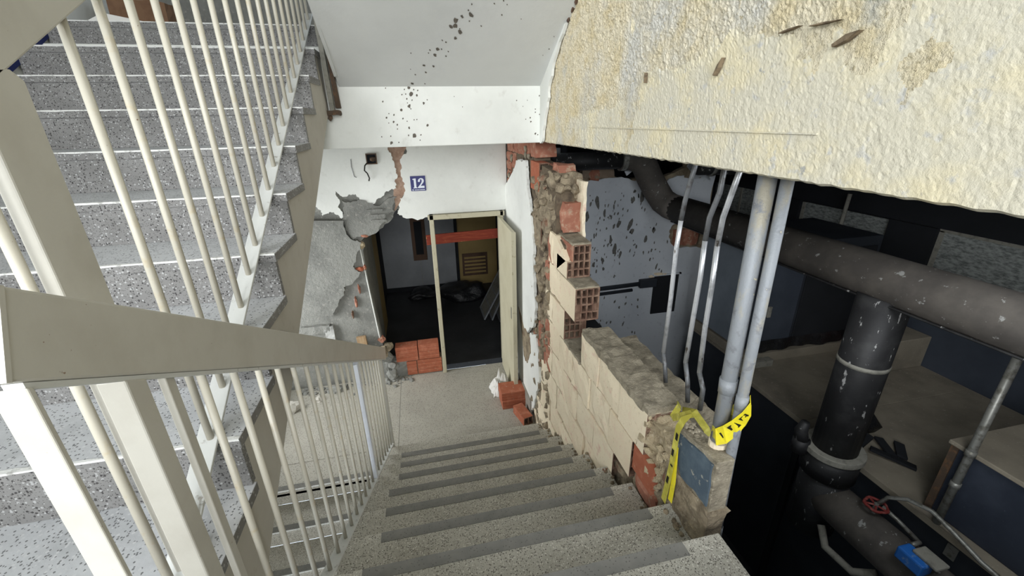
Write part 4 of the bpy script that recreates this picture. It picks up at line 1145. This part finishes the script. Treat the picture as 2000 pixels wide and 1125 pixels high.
MB().ribbon([Vector((1.21, 1.60, -1.43)), Vector((1.235, 1.50, -1.38)), Vector((1.24, 1.40, -1.41)), Vector((1.235, 1.34, -1.47)), Vector((1.22, 1.30, -1.56))], [(1, .3, .2)] * 5, .040).build('loose_loop', m_tapedusty, t2)
g = MB()
for (a, s) in ((2.2, -.004), (3.1, .004), (3.9, -.003), (4.6, .003)):
    k = int(a)
    p0 = Vector(pts[k]).lerp(Vector(pts[k + 1]), a - k)
    p1 = Vector(pts[k]).lerp(Vector(pts[k + 1]), min(1, a - k + .35))
    w_ = Vector((0, .008, 0))
    off = Vector((-.002, s, 0))
    g.add([p0 - w_ + off, p0 + w_ + off, p1 + w_ + off, p1 - w_ + off], [(0, 1, 2, 3)])
g.build('print', m_ink, t2)['kind'] = 'stuff'

# ------------------------------------------------------------------ plant room on the right
mw = empty('wall_plant_room', (2.6, 5.0, -4.6), 'splashed bluish white end wall of the plant room with a square hole', 'wall', kind='structure')
MB().prism(jag([(1.19, -4.6), (1.19, -.70), (1.62, -.66), (1.72, -.72), (1.87, -.72), (2.05, -.66), (2.27, -.70), (2.62, -.73), (3.0, -.72), (3.32, -.62), (3.75, -.55), (3.75, -4.6)], .03, 61, 3, keep=(0, 10, 11)), 'y', 4.92, 5.0).build('wall_body', m_mortar, mw)
mwp = jag([(1.19, -4.6), (1.19, -.80), (1.62, -.86), (1.80, -.82), (1.92, -.75), (2.25, -.70), (2.62, -.76), (3.05, -.80), (3.30, -.72), (3.75, -.7), (3.75, -1.5), (3.55, -1.42), (3.30, -1.32), (3.18, -1.42), (3.22, -1.60), (3.40, -1.68), (3.75, -1.72), (3.75, -4.6)], .03, 62, 3, keep=(0, 16, 17))
hole_sq = [(3.03, -2.62), (3.40, -2.62), (3.40, -2.05), (3.03, -2.05)]
# plaster runs through; a dark slab on it paints in the square hole's shade
_bm = MB()
_bm.prism(mwp, 'y', 4.895, 4.925)
_bm.build('plaster_sheet', m_bluewall, mw)
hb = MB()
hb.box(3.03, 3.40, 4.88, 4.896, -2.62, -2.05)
hb.build('hole_shade_slab', m_dark, mw)
_b = MB()
for (x0, x1, z0, z1) in ((3.40, 3.43, -2.64, -2.03), (3.00, 3.43, -2.05, -2.03)):
    _b.box(x0, x1, 4.872, 4.9, z0, z1)
_b.build('hole_frame', m_bluewall, mw)
MB().prism(jag([(3.42, -2.05), (3.60, -2.08), (3.58, -2.60), (3.43, -2.66)], .02, 63, 2), 'y', 4.884, 4.9).build('plaster_flake', m_bluewall, mw)
for (x, z, w, sd) in ((3.08, -2.02, .14, 1), (2.98, -2.05, .10, 2), (3.18, -2.03, .07, 3)):
    MB().blob((x, 4.88, z), w / 2, sd, 1, (1, .4, .35), .3).build('plaster_crumb', m_brickcream, mw)
chunky(2.0, 2.12, 4.86, 4.99, -.72, -.48, 5, .02).build('brick', m_brick, mw)
MB().roughbox(1.92, 2.32, 4.87, 5.0, -.70, -.48, .05, .02, 8, 71).build('broken_block', M('dusty_brown_block', (132, 116, 100), .95, layers=[('noise', 9, .45, .65, (150, 134, 114))], bump=[(40, .5, .012)]), mw)
for (x0, x1, z0, z1, sd, m) in ((1.48, 1.88, -.80, -.64, 1, m_brick), (1.66, 1.84, -.68, -.58, 2, m_brick), (1.22, 1.50, -.78, -.52, 3, m_mortar), (3.25, 3.60, -1.64, -1.42, 4, m_brick), (3.30, 3.5, -.75, -.45, 5, m_mortar)):
    MB().roughbox(x0, x1, 4.86, 4.96, z0, z1, .05, .022, 10, 80 + sd).build('brick', m, mw)
for (x, z, w, h, a, sd) in ((2.55, -.58, .3, .05, .5, 1), (2.75, -.66, .22, .08, -.4, 2), (2.66, -.55, .2, .06, 1.0, 3), (3.35, -.56, .22, .1, .8, 4), (3.55, -.5, .2, .12, -.5, 5), (3.45, -.7, .18, .08, .2, 6), (3.65, -.68, .2, .07, 1.1, 7)):
    MB().obox((x, 4.82, z), (math.cos(a), .3, math.sin(a)), (0, 1, .3), (-math.sin(a), 0, math.cos(a)), w / 2, .012, h / 2).build('plaster_shard', m_bluewall, mw)
rnd = random.Random(3)
sp = []
for q in range(330):
    x, z = rnd.uniform(1.4, 3.2), rnd.uniform(-2.0, -.85)
    dens = .9 if 1.7 < x < 2.75 and z > -1.75 else .35
    if rnd.random() > dens:
        continue
    big = rnd.random() < .16
    sp.append((x, z, rnd.uniform(.016, .032) if big else rnd.uniform(.005, .013), rnd.uniform(1.3, 3.2), rnd.uniform(-.35, .2)))
for q in range(40):
    sp.append((rnd.uniform(1.5, 3.0), rnd.uniform(-2.9, -2.2), rnd.uniform(.006, .014), 2, rnd.uniform(-.4, .4)))
specks(sp, lambda u, v: (u, 4.8935, v), 'splash_specks', m_splashgrey, mw, 5)

wp = empty('wall_conduit', (2.5, 4.85, -2.2), 'thin grey pipe along the splashed wall, ending at the square hole', 'pipe')
MB().tube([(1.2, 4.86, -2.17), (2.85, 4.86, -2.13)], .028, 10).build('tube', m_mech, wp, smooth=True)
MB().tube([(1.2, 4.86, -2.25), (2.7, 4.86, -2.21)], .022, 10).build('tube', m_mech, wp, smooth=True)
MB().box(2.80, 3.05, 4.83, 4.892, -2.19, -2.07).build('end_fitting', m_mech, wp, bevel=.01)

pr = empty('plant_room_shell', (3.5, 2.5, -4.6), 'dark shell of the plant room: pit floor, ceiling and far walls', 'room shell', kind='structure')
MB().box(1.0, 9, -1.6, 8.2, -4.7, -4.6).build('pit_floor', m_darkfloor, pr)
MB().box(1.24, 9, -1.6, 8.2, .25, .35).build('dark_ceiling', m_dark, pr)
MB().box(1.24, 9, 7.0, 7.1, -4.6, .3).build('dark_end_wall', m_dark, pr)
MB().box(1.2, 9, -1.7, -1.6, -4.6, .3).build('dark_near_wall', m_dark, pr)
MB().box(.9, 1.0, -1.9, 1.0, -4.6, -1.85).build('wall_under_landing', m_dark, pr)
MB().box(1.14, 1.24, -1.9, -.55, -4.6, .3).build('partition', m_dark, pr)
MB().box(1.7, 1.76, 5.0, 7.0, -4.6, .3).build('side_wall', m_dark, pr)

# right-hand plant room wall with frosted panes
pw = empty('wall_plant_side', (5.1, 3, -2.51), 'slate blue side wall of the plant room with two dusty panes', 'wall', kind='structure')
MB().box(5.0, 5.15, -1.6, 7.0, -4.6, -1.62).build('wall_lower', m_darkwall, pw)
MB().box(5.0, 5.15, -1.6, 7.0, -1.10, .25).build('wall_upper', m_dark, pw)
MB().box(5.06, 5.2, -1.6, 7.0, -1.7, -1.0).build('leak_backing', m_dark, pw)  # dark box added behind the panes to stop outside light leaking in
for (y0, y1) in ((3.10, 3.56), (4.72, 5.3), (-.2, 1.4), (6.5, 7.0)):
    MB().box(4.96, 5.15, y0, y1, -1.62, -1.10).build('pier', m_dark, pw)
wn = empty('window_1', (5.02, 4.1, -1.62), 'dusty frosted pane between dark piers, partly behind the grey conduits', 'window', kind='structure')
MB().box(5.02, 5.04, 3.60, 4.68, -1.62, -1.12).build('pane', m_glass, wn)
MB().box(5.005, 5.03, 4.10, 4.13, -1.62, -1.12).build('glazing_bar', m_collar, wn)
MB().box(5.005, 5.03, 3.56, 3.60, -1.62, -1.12).build('frame', m_collar, wn)
MB().box(5.005, 5.03, 4.68, 4.72, -1.62, -1.12).build('frame', m_collar, wn)
MB().tube([(4.9, 4.05, -1.75), (4.9, 4.02, -.9)], .022, 8).build('thin_pipe', m_collar, wn, smooth=True)
wn2 = empty('window_2', (5.02, 2.3, -1.62), 'wide dusty frosted pane above the large black pipe', 'window', kind='structure')
MB().box(5.02, 5.04, 1.4, 3.06, -1.62, -1.12).build('pane', m_glass, wn2)
MB().box(5.005, 5.03, 3.06, 3.10, -1.62, -1.12).build('frame', m_collar, wn2)
MB().box(5.005, 5.03, 1.4, 3.10, -1.13, -1.10).build('frame_head', m_collar, wn2)
wn3 = empty('window_3', (5.02, 5.9, -1.62), 'dusty pane at the far end, behind the bent conduits', 'window', kind='structure')
MB().box(5.02, 5.04, 5.3, 6.5, -1.62, -1.10).build('pane', m_glass, wn3)
MB().box(5.005, 5.03, 5.86, 5.90, -1.62, -1.10).build('glazing_bar', m_collar, wn3)

# raised platform
pf_ = empty('platform', (4, 2, -4.6), 'raised dusty platform of the plant room beside the pit', 'platform', kind='structure')
for (y0, y1) in ((-1.6, .55), (.554, 2.40), (2.404, 3.30)):
    MB().box(3.08, 5.0, y0, y1, -2.56, -2.51).build('platform_sheet', m_dust, pf_, bevel=.004)
MB().box(3.24, 5.0, 3.304, 4.3, -2.56, -2.51).build('platform_sheet', m_dust, pf_)
MB().box(3.13, 5.0, -1.6, 3.3, -4.6, -2.56).box(3.28, 5.0, 3.3, 4.25, -4.6, -2.56).build('platform_side', m_mech, pf_)
for y in (.9, 2.35):
    MB().box(3.09, 3.13, y, y + .06, -4.6, -2.57).build('side_rib', m_dark, pf_)
MB().box(3.08, 3.5, 3.20, 3.30, -2.51, -2.44).build('kerb', m_collar, pf_)

# air handling cabinet
ah = empty('machine_cabinet', (3.9, 3.6, -2.51), 'large dark machine cabinet with a hanging cloth skirt behind the grey conduits', 'machine')
MB().box(3.22, 4.62, 3.28, 4.2, -2.51, -2.40).build('base_ledge', m_dust, ah, bevel=.006)
MB().box(3.28, 4.66, 3.34, 4.2, -2.38, -1.2).build('body', m_mech, ah, bevel=.01)
MB().box(3.20, 3.30, 3.40, 4.2, -2.36, -1.25).build('side_panel', M('pale_slate_panel', (108, 116, 124), .6, layers=[('noise', 2, .45, .7, (92, 100, 108))]), ah, bevel=.008)
MB().box(3.80, 4.60, 3.322, 3.342, -2.30, -1.30).build('front_panel', m_dark, ah, bevel=.006)
MB().box(3.32, 3.76, 3.322, 3.342, -2.30, -1.30).build('front_panel', m_darkwall, ah, bevel=.006)
MB().box(3.40, 3.44, 3.30, 3.325, -1.98, -1.86).build('latch', m_collar, ah, bevel=.004)
skv, skf = [], []
n = 40
for q in range(n + 1):
    x = 3.24 + 1.42 * q / n
    w = .010 * math.sin(q * .9) + .008 * math.sin(q * .37)
    skv += [(x, 3.315 + w * .4, -2.26), (x, 3.30 + w, -2.34), (x, 3.30 + w * 1.3, -2.385 - .012 * math.sin(q * .3))]
for q in range(n):
    a = q * 3
    skf += [(a, a + 3, a + 4, a + 1), (a + 1, a + 4, a + 5, a + 2)]
MB().add(skv, skf).build('cloth_skirt', m_bag, ah, smooth=True)
pl_ = empty('plinth_block', (4.75, 3.0, -2.51), 'low plinth block with a brown face at the foot of the slate wall', 'block')
MB().box(4.56, 4.98, 2.82, 3.24, -2.51, -2.16).build('body', m_dust, pl_, bevel=.008)
MB().box(4.55, 4.562, 2.83, 3.23, -2.50, -2.18).build('brown_face', m_wood, pl_)

# near equipment box on the platform
nb_ = empty('equipment_box', (3.8, .9, -2.51), 'navy equipment box with dusty lid standing at the platform edge', 'machine')
MB().box(3.16, 4.6, -.6, 1.46, -2.51, -1.97).build('body', m_mechblue, nb_, bevel=.01)
MB().box(3.13, 4.63, -.63, 1.49, -1.97, -1.94).build('lid', m_dust, nb_, bevel=.006)
MB().box(3.15, 3.20, 1.44, 1.48, -2.50, -1.97).build('corner_angle', m_rust, nb_)
tp_ = empty('thin_support_pipe', (3.1, 1.36, -2.51), 'thin steel pipe standing before the navy equipment box', 'pipe')
MB().tube([(3.096, 1.36, -2.51), (3.096, 1.36, -1.2)], .022, 10).build('tube', m_steel, tp_, smooth=True)
for z in (-1.95, -2.2):
    MB().tube([(3.096, 1.36, z), (3.096, 1.36, z + .04)], .027, 10).build('coupling', m_steel, tp_, smooth=True)

# the big insulated pipe: horizontal run, elbow at the wall, riser, tee and lower run
bp = empty('insulated_pipe', (2.9, 2.0, -3.2), 'thick dusty black insulated pipe crossing the plant room with a leg going down', 'pipe')


def arc(c, a, b, r, n=6):
    """points of a quarter bend from c+a*r to c+b*r"""
    c, a, b = Vector(c), Vector(a), Vector(b)
    return [c - a * r - b * r + (b * math.cos(t * math.pi / 2 / n) + a * math.sin(t * math.pi / 2 / n)) * r for t in range(n + 1)]


MB().tube([(2.92, -1.2, -1.02), (2.90, 4.35, -1.02)], .15, 24).build('horizontal_run', m_insul, bp, smooth=True)
MB().tube([(2.90, 4.33, -1.02), (2.895, 4.50, -1.015), (2.86, 4.62, -.97), (2.80, 4.68, -.86), (2.70, 4.70, -.70), (2.62, 4.70, -.56), (2.55, 4.70, -.50), (2.44, 4.70, -.48), (2.32, 4.70, -.48)], [.15, .152, .152, .152, .15, .15, .14, .125, .11], 20).build('elbow', m_insul, bp, smooth=True)
MB().tube([(2.815, -1.2, -1.145), (2.795, 4.3, -1.145)], .008, 6).build('lagging_seam', m_blackpipe, bp, smooth=True)
MB().tube([(2.36, 4.70, -.48), (2.30, 4.70, -.48)], .125, 20).build('clamp', m_steel, bp, smooth=False)
MB().tube([(2.31, 4.70, -.48), (1.5, 4.70, -.48)], .10, 16).build('wall_stub', m_blackpipe, bp, smooth=True)
MB().tube([(2.90, 1.96, -1.12), (2.90, 1.96, -2.42)], .147, 24).build('vertical_leg', m_blackpipe, bp, smooth=True)
MB().tube([(2.90, 1.96, -1.60), (2.90, 1.96, -1.63)], .151, 24).build('band', m_collar, bp, smooth=True)
MB().tube([(2.90, 1.96, -2.36), (2.90, 1.96, -2.41)], .20, 28).build('flange', m_collar, bp, bevel=.006)
MB().tube([(2.90, 1.96, -2.41), (2.90, 1.96, -2.60)], .185, 28).build('sleeve', m_blackpipe, bp, smooth=True)
MB().tube([(2.90, 1.96, -2.58), (2.90, 1.96, -3.15)], .165, 24).build('tee_body', m_blackpipe, bp, smooth=True)
MB().tube([(2.90, 1.94, -2.80), (2.90, 1.72, -2.80), (2.90, -1.2, -2.72)], [.15, .15, .15], 24).build('lower_run', m_insul, bp, smooth=True)
MB().tube([(2.80, 1.80, -2.98), (2.76, 1.70, -3.08), (2.78, 1.5, -3.08), (2.84, 1.40, -2.98)], .028, 8).build('bracket_loop', m_collar, bp, smooth=True)
lev = MB().tube([(2.70, 2.06, -2.34), (2.68, 2.07, -2.26), (2.69, 2.06, -2.18)], [.05, .045, .03], 10).build('lever_cover', m_blackpipe, bp, smooth=True)
MB().tube([(2.70, 2.06, -2.45), (2.70, 2.06, -2.34)], .06, 12).build('gear_box', m_blackpipe, bp, smooth=True)
# upper second pipe just below the beam
sp2 = empty('insulated_pipe', (3.4, 4.4, -.6), 'second dark pipe high up under the beam behind the bent conduits', 'pipe')
MB().tube([(3.15, 4.45, -.55), (4.9, 4.35, -.60)], .11, 18).build('run', m_blackpipe, sp2, smooth=True)
MB().tube([(3.3, 4.442, -.5535), (3.34, 4.44, -.5545)], .125, 18).build('clamp', m_steel, sp2, smooth=True)

# red handwheel, hose and blue actuator on the lower pipe
hw = empty('handwheel_valve', (2.92, 1.62, -2.62), 'small red handwheel on the lower black pipe', 'valve')
b = MB()
c0 = Vector((2.93, 1.60, -2.58))
ring = [c0 + Vector((math.cos(a) * .065, math.sin(a) * .065, 0)) * (1 + .07 * math.cos(a * 5)) for a in [2 * math.pi * q / 20 for q in range(21)]]
MB().tube(ring, .010, 6).build('wheel_rim', m_valve, hw, smooth=True)
for q in range(5):
    a = 2 * math.pi * q / 5
    MB().tube([c0, c0 + Vector((math.cos(a) * .065, math.sin(a) * .065, 0))], .007, 6).build('spoke', m_valve, hw)
MB().tube([c0 - Vector((0, 0, .08)), c0 + Vector((0, 0, .015))], .014, 8).build('spindle', m_steel, hw)
act = empty('blue_actuator', (2.78, 1.22, -2.66), 'bright blue valve box on the lower black pipe by the pit', 'valve box')
MB().obox((2.775, 1.235, -2.59), (1, 0, 0), (0, 1, 0), (0, 0, 1), .05, .075, .045).build('housing', m_bluebox, act, bevel=.012)
MB().obox((2.82, 1.19, -2.535), (1, 0, 0), (0, 1, 0), (0, 0, 1), .05, .07, .012).build('cover', m_collar, act, bevel=.008)
MB().tube([(2.80, 1.22, -2.66), (2.80, 1.22, -2.62)], .025, 10).build('neck', m_steel, act)
hs = empty('steel_hose', (3.05, 1.5, -2.6), 'grey metal hose looping from the red handwheel along the platform edge', 'hose')
MB().tube([(2.95, 1.60, -2.57), (2.98, 1.58, -2.50), (3.02, 1.50, -2.44), (3.05, 1.38, -2.42), (3.06, 1.26, -2.46), (3.07, 1.10, -2.52), (3.08, .8, -2.56), (3.08, .4, -2.58)], .014, 8).build('upper_hose', m_steel, hs, smooth=True)
MB().tube([(2.96, 1.58, -2.58), (3.0, 1.50, -2.62), (3.0, 1.40, -2.64), (2.94, 1.32, -2.60), (2.84, 1.30, -2.56)], .014, 8).build('lower_hose', m_steel, hs, smooth=True)
tg = MB().box(3.118, 3.124, 1.22, 1.28, -2.70, -2.60).build('tag_plate', m_steel, pf_)
# debris on the platform
db = empty('metal_scrap', (3.35, 1.95, -2.51), 'small heap of dark metal scraps on the platform behind the vertical pipe', 'scrap')
for (x, y, a, l) in ((3.30, 2.05, .3, .12), (3.42, 1.95, 1.2, .10), (3.36, 1.85, 2.2, .14), (3.5, 1.9, .8, .08)):
    MB().obox((x, y, -2.485), (math.cos(a), math.sin(a), .1), (-math.sin(a), math.cos(a), .2), (0, 0, 1), l, .035, .012).build('scrap', m_dark, db, bevel=.003)
sk_ = MB().blob((3.46, 2.22, -2.44), .13, 6, 2, (1.2, 1, .6), .3)
for v in sk_.v:
    v.z = max(v.z, -2.51)
tag(sk_.build('rag', m_bag, smooth=True), 'dark bundled rag on the platform behind the vertical pipe', 'rag')

# every top-level object that still lacks a kind is a thing
for o in bpy.data.objects:
    if o.parent is None and o.type in {'MESH', 'EMPTY'} and 'kind' not in o:
        o['kind'] = 'thing'
